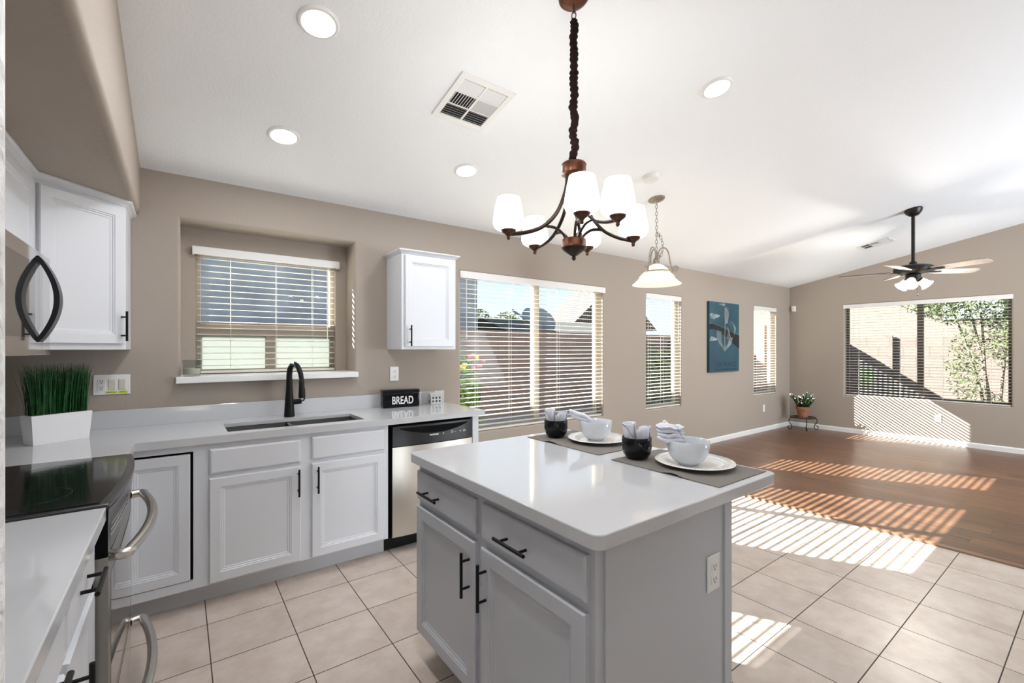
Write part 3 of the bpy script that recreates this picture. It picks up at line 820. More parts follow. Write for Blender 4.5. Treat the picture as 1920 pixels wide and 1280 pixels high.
# dishwasher
DX0, DX1 = 1.142, 1.768
r = thing('dishwasher', 'stainless steel dishwasher with black control panel at the end of the counter', 'dishwasher', ((DX0 + DX1) / 2, FYc, 0))
MB().box(1.122, 1.775, FYc + .03, WY - .03, 0.10, UZ - .004).build('tub', M['gap'], r)
# bowed steel door
mb = MB(); N = 14; z0, z1 = 0.112, 0.716
fr_, bk = [], []
for i in range(N + 1):
    t = i / N; x = DX0 + .002 + (DX1 - DX0 - .004) * t; y = FYc - .012 - .020 * (1 - (2 * t - 1) ** 2) ** .8
    fr_.append((x, y))
pts = fr_ + [(DX1 - .002, FYc + .03), (DX0 + .002, FYc + .03)]
mb.prism(pts, z0, z1).build('door', M['steel'], r, smooth=True)
cp = MB().prism([(x, y - .004) for x, y in fr_] + [(DX1 - .002, FYc + .03), (DX0 + .002, FYc + .03)], 0.722, 0.856).build('control_panel', M['blackplastic'], r, smooth=True)
# curved hand grip pocket line (raised lip) on the panel
mb = MB(); A = []
for i in range(25):
    t = i / 24; x = DX0 + .05 + (DX1 - DX0 - .10) * t; tt = (x - DX0) / (DX1 - DX0)
    y = FYc - .0165 - .020 * (1 - (2 * tt - 1) ** 2) ** .8; A.append((x, y - .0005, 0.835 - .045 * (1 - (2 * t - 1) ** 2)))
up_ = [(x, y, 0.842) for x, y, z in A]
i0 = 0
mb.v = [Vector(p) for p in A] + [Vector(p) for p in up_]
mb.f = [(i, i + 1, 25 + i + 1, 25 + i) for i in range(24)]
mb.build('grip_pocket', M['gap'], cp)
MB().tube(A, .0016, 6).build('grip_lip', M['blackgloss'], cp, smooth=True)
MB().box(1.122, 1.775, 2.985, 3.02, 0, 0.11).build('toe_panel', M['black'], r)

def text(name, body, size, loc, rot, m, parent=None, ext=0.0006, sxx=1.0, bold=0.0, align='CENTER'):
    cu = bpy.data.curves.new(name, 'FONT'); cu.body = body; cu.size = size; cu.extrude = ext; cu.align_x = align; cu.align_y = 'CENTER'; cu.offset = bold
    tmp = bpy.data.objects.new('tmp', cu); C.objects.link(tmp)
    bpy.context.view_layer.update()
    me = bpy.data.meshes.new_from_object(tmp.evaluated_get(bpy.context.evaluated_depsgraph_get()))
    bpy.data.objects.remove(tmp); bpy.data.curves.remove(cu)
    mt = Matrix.Translation(loc) @ rot.to_4x4() @ Matrix.Diagonal((sxx, 1, 1, 1))
    me.transform(mt)
    if parent is not None: me.transform(WM[parent.name].inverted())
    me.name = name; me.materials.clear(); me.materials.append(m)
    o = bpy.data.objects.new(name, me); C.objects.link(o)
    if parent is not None: o.parent = parent; WM[o.name] = WM[parent.name].copy()
    return o
RX = Matrix.Rotation(PI / 2, 3, 'X')                 # text facing -Y
text('brand_lettering', 'FRIGIDAIRE', 0.0135, (1.44, FYc - .0375, 0.777), RX, M['white_letter'], cp, bold=.0004)
MB().lathe([(.0001, 0), (.0045, 0), (.0045, -.002)], (1.515, FYc - .036, 0.778), 12, rot=RX).build('indicator_light', M['greenled'], cp)
for (x, z, w_, h_) in ((1.585, .778, .010, .0022), (1.585, .790, .008, .0015), (1.612, .779, .006, .0015), (1.655, .780, .005, .004), (1.69, .781, .012, .0025), (1.69, .774, .009, .0012)):
    tt = (x - DX0) / (DX1 - DX0); y = FYc - .0165 - .020 * (1 - (2 * tt - 1) ** 2) ** .8
    MB().box(x - w_, x + w_, y - .0008, y + .004, z - h_, z + h_).build('button_mark', M['grey_letter'], cp)

# ------------------------------------------------------------------ range (cooker)
RY0, RY1 = 1.782, 2.575
r = thing('kitchen_range', 'stainless range with black glass cooktop and curved front, between the two worktops', 'range', (-0.5, 2.18, 0))
def bow(x0, amp, y0=RY0, y1=RY1, n=16):
    return [(x0 + amp * (1 - (2 * i / n - 1) ** 2) ** 0.9, y0 + (y1 - y0) * i / n) for i in range(n + 1)]
MB().box(XL + .01, -0.205, RY0 + .004, RY1 - .004, 0.06, 0.905).build('body', M['black'], r)
MB().prism(bow(-0.170, 0.028) + [(XL + .01, RY1), (XL + .01, RY0)], 0.906, 0.921).build('cooktop_rim', M['darksteel'], r, smooth=True, bevel=.003)
ct = MB().prism(bow(-0.192, 0.026, RY0 + .018, RY1 - .018) + [(XL + .03, RY1 - .018), (XL + .03, RY0 + .018)], 0.921, 0.9245).build('glass_top', M['blackgloss'], r, smooth=True)
for (cx, cy, rr) in ((-0.38, 1.98, .105), (-0.38, 2.37, .08), (-0.66, 1.98, .08), (-0.66, 2.37, .10)):
    mb = MB().lathe([(rr - .002, 0), (rr - .002, .0004), (rr, .0004), (rr, 0)], (cx, cy, .9245), 40); mb.build('burner_ring', M['darksteel'], ct)
# sloped upper band with vents, then door
mb = MB(); b0 = bow(-0.170, 0.026); b1 = bow(-0.175, 0.010); n = len(b0)
mb.v = [Vector((x, y, .905)) for x, y in b0] + [Vector((x, y, .765)) for x, y in b1] + [Vector((-.205, y, .905)) for x, y in b0] + [Vector((-.205, y, .765)) for x, y in b1]
mb.f = [(i, i + 1, n + i + 1, n + i) for i in range(n - 1)] + [(n + i, n + i + 1, 3 * n + i + 1, 3 * n + i) for i in range(n - 1)] + [(0, n, 3 * n, 2 * n), (n - 1, 2 * n - 1, 4 * n - 1, 3 * n - 1)]
vb = mb.build('front_band', M['darksteel'], r, smooth=True)
MB().box(-.215, -.172, RY0 - .0015, RY0 - .0002, .765, .905).build('side_cover', M['gap'], vb)
for z in (.815, .832, .849):
    MB().tube([(x + .004 * (z - .8) * 100 * .1 + .002, y, z) for x, y in bow(-0.173, 0.013, RY0 + .03, RY1 - .03)], .0025, 6).build('vent_ridge', M['steelmirror'], vb, smooth=True)
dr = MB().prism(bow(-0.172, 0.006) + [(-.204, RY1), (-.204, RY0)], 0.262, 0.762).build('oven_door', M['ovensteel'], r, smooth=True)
MB().prism([(x + .0015, y) for x, y in bow(-0.171, 0.006, RY0 + .05, RY1 - .05)] + [(-.18, RY1 - .05), (-.18, RY0 + .05)], 0.31, 0.700).build('door_glass', M['ovenglass'], dr, smooth=True)
wd = MB().prism(bow(-0.172, 0.006) + [(-.204, RY1), (-.204, RY0)], 0.075, 0.255).build('warming_drawer', M['steel'], r, smooth=True)
def bow_handle(parent, z, amp=.075):
    p = [(-.172, RY0 + .045, z)] + [(-.172 + .012 + amp * math.sin(PI * (0.07 + 0.86 * i / 16)) ** .7, RY0 + .035 + (RY1 - RY0 - .07) * i / 16, z) for i in range(17)] + [(-.172, RY1 - .045, z)]
    return MB().tube(spline(p, 3), .0165, 14).build('handle', M['steel'], parent, smooth=True)
bow_handle(dr, 0.752); bow_handle(wd, 0.205)

# near worktop and drawer base cabinet, left foreground
NYE = 1.774
r = thing('worktop', 'white veined quartz worktop in the left foreground, nearest the camera', 'worktop', (-0.5, 1.15, UZ))
MB().box(XL + .003, -0.175, 0.505, NYE, UZ, CT).build('slab', M['quartz'], r, bevel=.003)
MB().box(XL + .003, XL + .022, 0.505, NYE, CT, 1.018).build('backsplash', M['quartz'], r, bevel=.002)
r = thing('drawer_base_cabinet', 'white base cabinet with black bar handles under the foreground worktop', 'cabinet', (-0.5, 1.15, 0))
CX = -0.215
MB().box(XL + .004, CX, 0.508, NYE - .003, TZ, UZ - .003).build('body', M['cab'], r)
MB().box(XL + .004, CX - .075, 0.508, NYE - .003, 0, TZ).build('toe_board', M['toe'], r)
for (a, b) in ((1.372, 1.745), (0.80, 1.335)):
    d = panel_door('drawer', r, (CX, a, 0.715), Y_, X_, b - a, 0.135, M['cab'], 'drawer'); bar_pull(d, (CX + .019, (a + b) / 2, 0.783), Y_, X_)
d = panel_door('door', r, (CX, 1.372, 0.132), Y_, X_, .373, 0.557, M['cab']); bar_pull(d, (CX + .019, 1.40, 0.58), Z_, X_)
d = panel_door('door', r, (CX, 1.07, 0.132), Y_, X_, .265, 0.557, M['cab']); bar_pull(d, (CX + .019, 1.10, 0.58), Z_, X_)
d = panel_door('door', r, (CX, 0.80, 0.132), Y_, X_, .265, 0.557, M['cab']); bar_pull(d, (CX + .019, 1.035, 0.58), Z_, X_)

# ------------------------------------------------------------------ wall cabinets
UB = 1.376
def crown(mb, pts, z, h=.032, out=.028):
    """crown moulding along an open polyline (outward side to the right of travel)"""
    pts = [Vector((p[0], p[1], 0)) for p in pts]
    pr = [(0, 0), (.004, .004), (.012, .012), (.022, .018), (out, .024), (out, h), (0, h)]
    L = []
    for i, p in enumerate(pts):
        d0 = (pts[i] - pts[i - 1]).normalized() if i > 0 else (pts[1] - pts[0]).normalized()
        d1 = (pts[i + 1] - pts[i]).normalized() if i < len(pts) - 1 else d0
        n0 = Vector((d0.y, -d0.x, 0)); n1 = Vector((d1.y, -d1.x, 0)); n = (n0 + n1).normalized(); k = 1 / max(.3, n.dot(n0))
        L.append([p + n * (q[0] * k) + Z_ * (z + q[1]) for q in pr])
    m = len(pr); i0 = len(mb.v)
    for row in L: mb.v += row
    for i in range(len(L) - 1):
        for k in range(m): mb.f.append((i0 + i * m + k, i0 + i * m + (k + 1) % m, i0 + (i + 1) * m + (k + 1) % m, i0 + (i + 1) * m + k))
    mb.f.append(tuple(i0 + k for k in range(m))); mb.f.append(tuple(i0 + (len(L) - 1) * m + k for k in range(m)))
# diagonal corner wall cabinet
P1 = Vector((-0.238, WY - .305, 0)); P2 = Vector((-0.543, WY - .61, 0))
r = thing('corner_wall_cabinet', 'white diagonal corner wall cabinet above the grass planter', 'cabinet', (-0.5, 3.2, UB))
CTP = SZ - .033
MB().prism([(XL + .002, WY - .002), (XL + .002, P2.y), (P2.x, P2.y), (P1.x, P1.y), (P1.x, WY - .002)], UB, CTP).build('body', M['cab'], r, bevel=.0015)
U = (P1 - P2).normalized(); Nn = Vector((U.y, -U.x, 0)); LW = (P1 - P2).length
d = panel_door('door', r, P2 + U * .022 + Z_ * (UB + .03), U, Nn, LW - .044, CTP - UB - .045, M['cab'])
bar_pull(d, P2 + U * (LW - .040) + Nn * .019 + Z_ * (UB + .125), Z_, Nn)
mb = MB(); crown(mb, [(P2.x, P2.y), (P1.x, P1.y), (P1.x, WY - .003)], CTP); mb.build('crown_moulding', M['cab'], r)
# cabinet above the microwave
r = thing('wall_cabinet', 'short white wall cabinet above the microwave at the left picture edge', 'cabinet', (-0.7, 2.4, 1.75))
MB().box(XL + .002, P2.x, 1.80, P2.y - .002, 1.745, CTP).build('body', M['cab'], r, bevel=.0015)
for a in (1.825, 2.375):
    panel_door('door', r, (P2.x, a, 1.765), Y_, X_, .52, CTP - 1.78, M['cab'])
mb = MB(); crown(mb, [(P2.x, 1.80), (P2.x, P2.y - .002)], CTP); mb.build('crown_moulding', M['cab'], r)
# single wall cabinet right of the niche
r = thing('wall_cabinet', 'white single-door wall cabinet between the niche and the widest window', 'cabinet', (1.58, 3.4, UB))
cx0, cx1, cy, ctop = 1.347, 1.812, WY - .305, 2.105
MB().box(cx0, cx1, cy, WY - .002, UB, ctop).build('body', M['cab'], r, bevel=.0015)
d = panel_door('door', r, (cx0 + .024, cy, UB + .022), X_, -Y_, cx1 - cx0 - .048, ctop - UB - .034, M['cab'])
bar_pull(d, (cx0 + .058, cy - .019, UB + .105), Z_, -Y_)
mb = MB(); crown(mb, [(cx0, WY - .003), (cx0, cy), (cx1, cy), (cx1, WY - .003)], ctop); mb.box(cx0 + .001, cx1 - .001, cy + .001, WY - .003, ctop, ctop + .031)
mb.build('crown_moulding', M['cab'], r)

# microwave
r = thing('microwave', 'over-the-range stainless microwave with bowed mirror-like handle', 'microwave', (-0.62, 2.17, 1.36))
MB().box(XL + .002, -0.455, 1.80, 2.558, 1.362, 1.741).build('body', M['darksteel'], r)
dd = MB().box(-0.454, -0.421, 1.80, 2.428, 1.357, 1.741).build('door', M['steelmirror'], r, bevel=.002)
MB().box(-0.4215, -0.4205, 1.87, 2.33, 1.42, 1.69).build('door_glass', M['ovenglass'], dd)
MB().box(-0.454, -0.4215, 2.430, 2.558, 1.357, 1.741).build('control_panel', M['steelmirror'], r, bevel=.002)
pts = [(-0.421 + .003 + .055 * math.sin(PI * i / 20) ** .85, 2.392, 1.405 + .318 * i / 20) for i in range(21)]
mb = MB(); vs = []
for p in pts:
    vs += [(p[0], p[1] - .030, p[2]), (p[0], p[1] + .030, p[2]), (p[0] - .016, p[1] + .030, p[2]), (p[0] - .016, p[1] - .030, p[2])]
mb.add(vs, [(4 * i + k, 4 * i + (k + 1) % 4, 4 * i + 4 + (k + 1) % 4, 4 * i + 4 + k) for i in range(20) for k in range(4)] + [(0, 1, 2, 3), (80, 81, 82, 83)])
mb.build('handle', M['handledark'], dd, smooth=True)

# ------------------------------------------------------------------ island
IX0, IX1, IY0, IY1 = 0.865, 1.512, 0.805, 1.865
r = thing('island_cabinet', 'pale grey kitchen island cabinet with two drawers over two doors', 'cabinet', (1.2, 1.33, 0))
mb = MB()
mb.box(IX0, IX1, IY0, IY1, TZ, UZ - .002)
mb.build('body', M['islandcab'], r, bevel=.002)
MB().box(IX0 + .07, IX1 - .01, IY0 + .012, IY1 - .012, 0, TZ).build('toe_board', M['toe'], r)
MB().box(IX0 + .03, IX1 + .012, IY0 - .008, IY0 - .0005, .004, UZ - .003).build('side_panel', M['islandcab'], r)
MB().box(IX1 - .03, IX1 + .014, IY0 - .014, IY0 - .008, .004, UZ - .003).build('corner_batten', M['islandcab'], r)
for (a, b) in ((1.8595, 1.372), (1.330, 0.826)):
    w = a - b
    d = panel_door('drawer', r, (IX0, a, 0.715), -Y_, -X_, w, 0.125, M['islandcab'], 'drawer')
    bar_pull(d, (IX0 - .019, (1.695 if a > 1.5 else 1.121), 0.768), Y_, -X_)
    d = panel_door('door', r, (IX0, a, 0.130), -Y_, -X_, w, 0.556, M['islandcab'])
    bar_pull(d, (IX0 - .019, (1.405 if a > 1.5 else 1.295), 0.565), Z_, -X_)
def rrect(x0, x1, y0, y1, rad, n=6):
    out = []
    for (cx, cy, a0) in ((x1 - rad, y0 + rad, -PI / 2), (x1 - rad, y1 - rad, 0), (x0 + rad, y1 - rad, PI / 2), (x0 + rad, y0 + rad, PI)):
        for i in range(n + 1):
            a = a0 + PI / 2 * i / n; out.append((cx + rad * math.cos(a), cy + rad * math.sin(a)))
    return out
it = MB().prism(rrect(0.829, 1.810, 0.764, 1.905, 0.032), UZ, CT).build('worktop', M['quartz'], bevel=.003, smooth=True, autos=30)
tag(it, 'white quartz island worktop with rounded corners, set for two', 'worktop'); mesh_origin_to(it, (1.32, 1.33, UZ))

# outlets
def outlet(label, c, u, n, group='white wall outlets', plug=None, kind='outlet'):
    c, u, n = Vector(c), Vector(u), Vector(n)
    r = thing('wall_outlet', label, 'outlet', c)
    mb = MB()
    mb.obox(c, u, n, -.036, .036, .0005, .006, -.058, .058)
    mb.build('cover_plate', M['plastic_white'], r, bevel=.002)
    if kind == 'outlet':
        for s in (-1, 1):
            q = MB(); q.obox(c, u, n, -.016, .016, .006, .0085, s * .021 - .014, s * .021 + .014); f = q.build('receptacle', M['plastic_white'], r, bevel=.003)
            q = MB(); q.obox(c, u, n, -.008, -.0055, .0085, .0089, s * .021 - .003, s * .021 + .007); q.obox(c, u, n, .0055, .008, .0085, .0089, s * .021 - .003, s * .021 + .007)
            q.obox(c, u, n, -.0025, .0025, .0085, .0089, s * .021 - .011, s * .021 - .006); q.build('slots', M['slot'], f)
    if plug:
        p = MB(); p.obox(c, u, n, -.012, .030, .009, .040, -.008, .045); tag(p.build('plug_in_freshener', M['plastic_white'], bevel=.008), 'white plug-in gadget in the outlet low on the sink wall', 'plug')
    return r
outlet('white outlet on the back wall above the bread box', (1.411, WY, 1.176), X_, -Y_)
outlet('white outlet on the grey side of the island', (1.412, IY0 - .0085, 0.644), X_, -Y_)
outlet('low outlet with plug-in gadget, behind the island place settings', (5.083, WY, 0.392), X_, -Y_, plug=True)
outlet('plain low wall plate left of the plant stand', (7.856, WY, 0.388), X_, -Y_, kind='blank')
outlet('white outlet in the striped sunlight under the far window', (XF, 1.556, 0.372), -Y_, -X_)
# triple switch plate
c = Vector((-0.3225, WY, 1.17))
r = thing('switch_plate', 'triple wall plate with outlet, two switches and yellow stickers by the planter', 'switch plate', c)
MB().obox(c, X_, -Y_, -.082, .082, .0005, .006, -.058, .058).build('cover_plate', M['plastic_white'], r, bevel=.002)
rc = MB().obox(c, X_, -Y_, -.062, -.028, .006, .008, -.034, .034).build('receptacle', M['plastic_white'], r, bevel=.002)
q = MB()
for s in (-1, 1):
    for dx in (-.0515, -.0405): q.obox(c, X_, -Y_, dx - .0012, dx + .0012, .008, .0084, s * .018 - .002, s * .018 + .007)
    q.obox(c, X_, -Y_, -.0485, -.0435, .008, .0084, s * .018 - .010, s * .018 - .006)
q.build('slots', M['slot'], rc)
for dx in (0.0, .046):
    MB().obox(c, X_, -Y_, dx - .016, dx + .016, .006, .010, -.031, .031).build('rocker_switch', M['almond'], r, bevel=.002)
for (a, b) in ((-.030, .022), (.030, .070)):
    s_ = MB().obox(c, X_, -Y_, a, b, .006, .0066, -.052, -.038).build('yellow_sticker', M['yellow'], r)
    MB().obox(c, X_, -Y_, a + .006, b - .006, .0066, .0068, -.0465, -.0445).build('scribble', M['slot'], s_)

# ------------------------------------------------------------------ things on the back counter
# grass planter, turned to the diagonal
r = thing('grass_planter', 'white box planter of tall artificial green grass on the corner of the worktop', 'planter', (-0.497, 3.185, CT + .0005), math.atan2(.562, .827))
def frustum(mb, a0, b0, a1, b1, z0, z1):
    mb.add([(-a0, -b0, z0), (a0, -b0, z0), (a0, b0, z0), (-a0, b0, z0), (-a1, -b1, z1), (a1, -b1, z1), (a1, b1, z1), (-a1, b1, z1)],
           [(0, 1, 2, 3), (4, 5, 6, 7), (0, 1, 5, 4), (1, 2, 6, 5), (2, 3, 7, 6), (3, 0, 4, 7)]); return mb
mb = frustum(MB(), .110, .040, .120, .048, 0, .142); mb.f.pop(1)
frustum(mb, .116, .044, .116, .044, .12, .142); 
mb.build('box', M['whitebox'], r, local=True)
mb = MB(); rnd = random.Random(3)
for i in range(900):
    a, b = rnd.uniform(-.108, .108), rnd.uniform(-.034, .034)
    h = rnd.uniform(.215, .262) if rnd.random() < .8 else rnd.uniform(.14, .22)
    lean = Vector((rnd.gauss(0, .014) + a * .12, rnd.gauss(0, .012) + b * .35, 0)); w = rnd.uniform(.0010, .0018); an = rnd.uniform(0, PI)
    du = Vector((math.cos(an), math.sin(an), 0)) * w; i0 = len(mb.v)
    for t, k in ((0, 1), (.4, .95), (.75, .7), (1, .12)):
        p = Vector((a, b, .135)) + lean * (t ** 1.6) + Z_ * (h * t); mb.v += [p - du * k, p + du * k]
    mb.f += [(i0, i0 + 1, i0 + 3, i0 + 2), (i0 + 2, i0 + 3, i0 + 5, i0 + 4), (i0 + 4, i0 + 5, i0 + 7, i0 + 6)]
mb.build('grass', M['grass'], r, local=True)
MB().box(-.112, .112, -.04, .04, .118, .136).build('soil', M['soil'], r, local=True)

# bread box
r = thing('bread_box', 'black enamel box with white BREAD lettering at the right of the worktop', 'bread box', (1.424, 3.434, CT + .0005), math.atan2(-.032, .295))
MB().box(-.148, .148, -.040, .048, 0, .118).build('box', M['enamel'], r, local=True, bevel=.012, seg=4, smooth=True)
MB().box(-.151, .151, -.043, .050, .112, .142).build('lid', M['enamel'], r, local=True, bevel=.011, seg=4, smooth=True)
tx = text('lettering', 'BREAD', .086, Vector((0, 0, 0)), RX, M['white_letter'], None, ext=.0006, sxx=.66, bold=.0012)
tx.data.transform(Matrix.Translation((.008, -.0408, .054))); tx.parent = r; WM[tx.name] = WM[r.name].copy()

# little ceramic house
r = thing('ceramic_house', 'small grey-white ceramic house ornament beside the black bread box', 'ornament', (1.735, 3.440, CT + .0005), math.radians(-1))
mb = MB().box(-.050, .050, -.026, .026, 0, .072); mb.build('walls', M['houseceramic'], r, local=True, bevel=.001)
mb = MB().add([(-.052, -.030, .070), (-.052, .030, .070), (-.052, 0, .098), (.052, -.030, .070), (.052, .030, .070), (.052, 0, .098)], [(0, 1, 2), (3, 5, 4), (0, 2, 5, 3), (1, 4, 5, 2), (0, 3, 4, 1)])
mb.build('roof', M['houseceramic'], r, local=True)
MB().box(-.006, .006, -.004, .008, .086, .112).build('chimney', M['houseceramic'], r, local=True)
for zz in (.018, .046):
    for xx in (-.030, 0, .030):
        MB().box(xx - .008, xx + .008, -.0268, -.0258, zz, zz + .016).build('window', M['slot'], r, local=True)
MB().box(-.0508, -.0498, -.008, .008, .010, .034).build('window', M['slot'], r, local=True)

# candle glass on the niche stool
r = thing('candle_glass', 'small clear glass tumbler with pale candle on the niche window sill', 'candle holder', (0.062, 3.522, 1.2055))
MB().lathe([(.001, 0), (.040, 0), (.047, .010), (.053, .104), (.0515, .104), (.045, .014), (.001, .012)], (0, 0, 0), 30).build('glass', M['clearglass'], r, local=True, smooth=True)
MB().lathe([(.001, .0125), (.043, .0135), (.046, .050), (.001, .051)], (0, 0, 0), 20).build('wax', M['wax'], r, local=True, smooth=True)

# ------------------------------------------------------------------ place settings
def placemat(label, x0, x1, y0, y1, bumpy):
    mb = MB(); nx, ny = 12, 22
    for j in range(ny + 1):
        for i in range(nx + 1):
            u, v = i / nx, j / ny
            h = .0012 + .009 * math.exp(-((v - bumpy) / .07) ** 2) * max(0, 1 - u * 3.2)
            mb.v.append(Vector((x0 + (x1 - x0) * u, y0 + (y1 - y0) * v, CT + h)))
    K = len(mb.v); mb.v += [p + Vector((0, 0, .0018)) for p in mb.v]
    id_ = lambda i, j: j * (nx + 1) + i
    for j in range(ny):
        for i in range(nx):
            q = (id_(i, j), id_(i + 1, j), id_(i + 1, j + 1), id_(i, j + 1)); mb.f.append(q); mb.f.append(tuple(K + k for k in q))
    ed = [id_(i, 0) for i in range(nx + 1)] + [id_(nx, j) for j in range(1, ny + 1)] + [id_(i, ny) for i in range(nx - 1, -1, -1)] + [id_(0, j) for j in range(ny - 1, 0, -1)]
    for k in range(len(ed)): a, b = ed[k], ed[(k + 1) % len(ed)]; mb.f.append((a, b, K + b, K + a))
    o = mb.build('placemat', M['linen'], smooth=True); tag(o, label, 'placemat', 'placemats on the island'); return mesh_origin_to(o, ((x0 + x1) / 2, (y0 + y1) / 2, CT))
placemat('taupe fabric placemat under the nearer plate, at the island corner', 1.452, 1.786, 0.795, 1.264, .38)
placemat('taupe fabric placemat under the farther plate, toward the sink wall', 1.470, 1.800, 1.352, 1.850, .62)
ZP = CT + .0038
def plate(label, x, y):
    o = MB().lathe([(.001, .003), (.080, .003), (.088, .004), (.095, .010), (.118, .014), (.147, .019), (.150, .021), (.147, .0235), (.120, .0185), (.100, .0150), (.090, .0085), (.080, .0075), (.001, .0075)], (0, 0, 0), 56).build('dinner_plate', M['plateceramic'], smooth=True, autos=60)
    o.location = (x, y, ZP - .003); WM[o.name] = Matrix.Translation(o.location)
    tag(o, label, 'plate', 'white beaded dinner plates')
    mb = MB()
    for rr, nn, zz in ((.128, 60, .0205), (.110, 52, .0173)):
        for k in range(nn):
            a = 2 * PI * k / nn; c = Vector((rr * math.cos(a), rr * math.sin(a), zz)); s = .0022
            mb.add([c + Vector((s, 0, 0)), c + Vector((0, s, 0)), c + Vector((-s, 0, 0)), c + Vector((0, -s, 0)), c + Vector((0, 0, s))], [(0, 1, 4), (1, 2, 4), (2, 3, 4), (3, 0, 4)])
    mb.build('beaded_rim', M['plateceramic'], o, local=True, smooth=True)
    return o
def bowl(label, x, y):
    o = MB().lathe([(.001, .003), (.034, .002), (.038, 0), (.040, .004), (.060, .018), (.074, .040), (.080, .066), (.0815, .094), (.080, .0955), (.0775, .094), (.076, .066), (.070, .043), (.056, .022), (.036, .010), (.001, .008)], (0, 0, 0), 48).build('cereal_bowl', M['ceramic'], smooth=True, autos=60)
    o.location = (x, y, ZP + .0045); WM[o.name] = Matrix.Translation(o.location)
    return tag(o, label, 'bowl', 'white bowls on the plates')
def cup(label, x, y):
    o = MB().lathe([(.001, .001), (.030, 0), (.045, .006), (.0565, .024), (.0615, .050), (.0610, .0905), (.0595, .092), (.0578, .0905), (.0580, .050), (.052, .026), (.040, .012), (.001, .008)], (0, 0, 0), 44).build('black_cup', M['enamel'], smooth=True, autos=60)
    o.location = (x, y, ZP - .0005); WM[o.name] = Matrix.Translation(o.location)
    return tag(o, label, 'cup', 'black cups holding napkins')
P2c, P1c = (1.648, 1.005), (1.690, 1.560)
plate('white beaded plate on the nearer placemat', *P2c); plate('white beaded plate on the farther placemat', *P1c)
B2, B1 = (1.628, 1.020), (1.690, 1.572)
bowl('white bowl on the nearer plate with thick folded napkin on its rim', *B2); bowl('white bowl on the farther plate with napkin hanging off its rim', *B1)
C2, C1 = (1.555, 1.213), (1.590, 1.760)
cup('black cup with napkins on the nearer placemat', *C2); cup('black cup with napkins on the farther placemat', *C1)

def blob(mb, c, dims, rot, seed, amp=.12, nu=26, nv=16, fr=3.0, e=.55):
    c = Vector(c); i0 = len(mb.v)
    sg = lambda v, p: math.copysign(abs(v) ** p, v)
    for j in range(nv + 1):
        ph = -PI / 2 + PI * j / nv
        for i in range(nu):
            th = 2 * PI * i / nu
            d = Vector((sg(math.cos(ph), e) * sg(math.cos(th), e), sg(math.cos(ph), e) * sg(math.sin(th), e), sg(math.sin(ph), e)))
            k = 1 + amp * noise.noise(d * fr + Vector((seed * 7.1, seed * 3.3, seed)))
            p = Vector((d.x * dims[0] * k, d.y * dims[1] * k, d.z * dims[2] * k))
            mb.v.append(c + rot @ p)
    for j in range(nv):
        for i in range(nu):
            i2 = (i + 1) % nu; mb.f.append((i0 + j * nu + i, i0 + j * nu + i2, i0 + (j + 1) * nu + i2, i0 + (j + 1) * nu + i))
def folded_napkin(label, c, rz, layers, L, w, lean, ry=0.0):
    """stack of soft folds, spilling over a rim"""
    mb = MB(); c = Vector(c); rnd = random.Random(int(c.x * 1000))
    for k in range(layers):
        off = Vector((rnd.uniform(-.006, .006) - lean * k, rnd.uniform(-.003, .003), .0165 * k))
        R_ = Matrix.Rotation(rz, 3, 'Z') @ Matrix.Rotation(ry + rnd.uniform(-.07, .07), 3, 'Y')
        nu, nv = 24, 10; i0 = len(mb.v)
        for (s0) in (1, -1):
            for j in range(nv + 1):
                for i in range(nu + 1):
                    u, v = -1 + 2 * i / nu, -1 + 2 * j / nv
                    edge = (1 - abs(u) ** 5) ** .5 * (1 - abs(v) ** 4) ** .5 if abs(u) < 1 and abs(v) < 1 else 0
                    z = s0 * .0100 * edge + .0045 * noise.noise(Vector((u * 2.2, v * 3, k * 5.0 + rz))) + .003 * math.sin(u * 4 + k)
                    p = Vector((u * L * math.sqrt(1 - .42 * v * v), v * w * math.sqrt(1 - .42 * u * u) * (1 + .08 * noise.noise(Vector((u * 2, k, 0)))), z))
                    mb.v.append(c + off + R_ @ p)
            for j in range(nv):
                for i in range(nu):
                    q = i0 + (0 if s0 == 1 else (nu + 1) * (nv + 1)); a = q + j * (nu + 1) + i
                    mb.f.append((a, a + 1, a + nu + 2, a + nu + 1))
    o = mb.build('folded_napkin', M['napkin'], smooth=True, autos=80)
    bm = bmesh.new(); bm.from_mesh(o.data); bmesh.ops.remove_doubles(bm, verts=bm.verts, dist=2e-4); bm.to_mesh(o.data); bm.free()
    tag(o, label, 'napkin', 'white striped napkins'); return mesh_origin_to(o, c)
rz = math.radians(-52)
folded_napkin('thick stack-folded white napkin on the rim of the nearer bowl', (B2[0] - .045, B2[1] + .046, ZP + .101), math.radians(-36), 4, .056, .036, .003, ry=.07)
folded_napkin('white napkin drooping off the rim of the farther bowl', (B1[0] - .050, B1[1] + .045, ZP + .110), math.radians(-36), 2, .068, .028, .010, ry=.45)
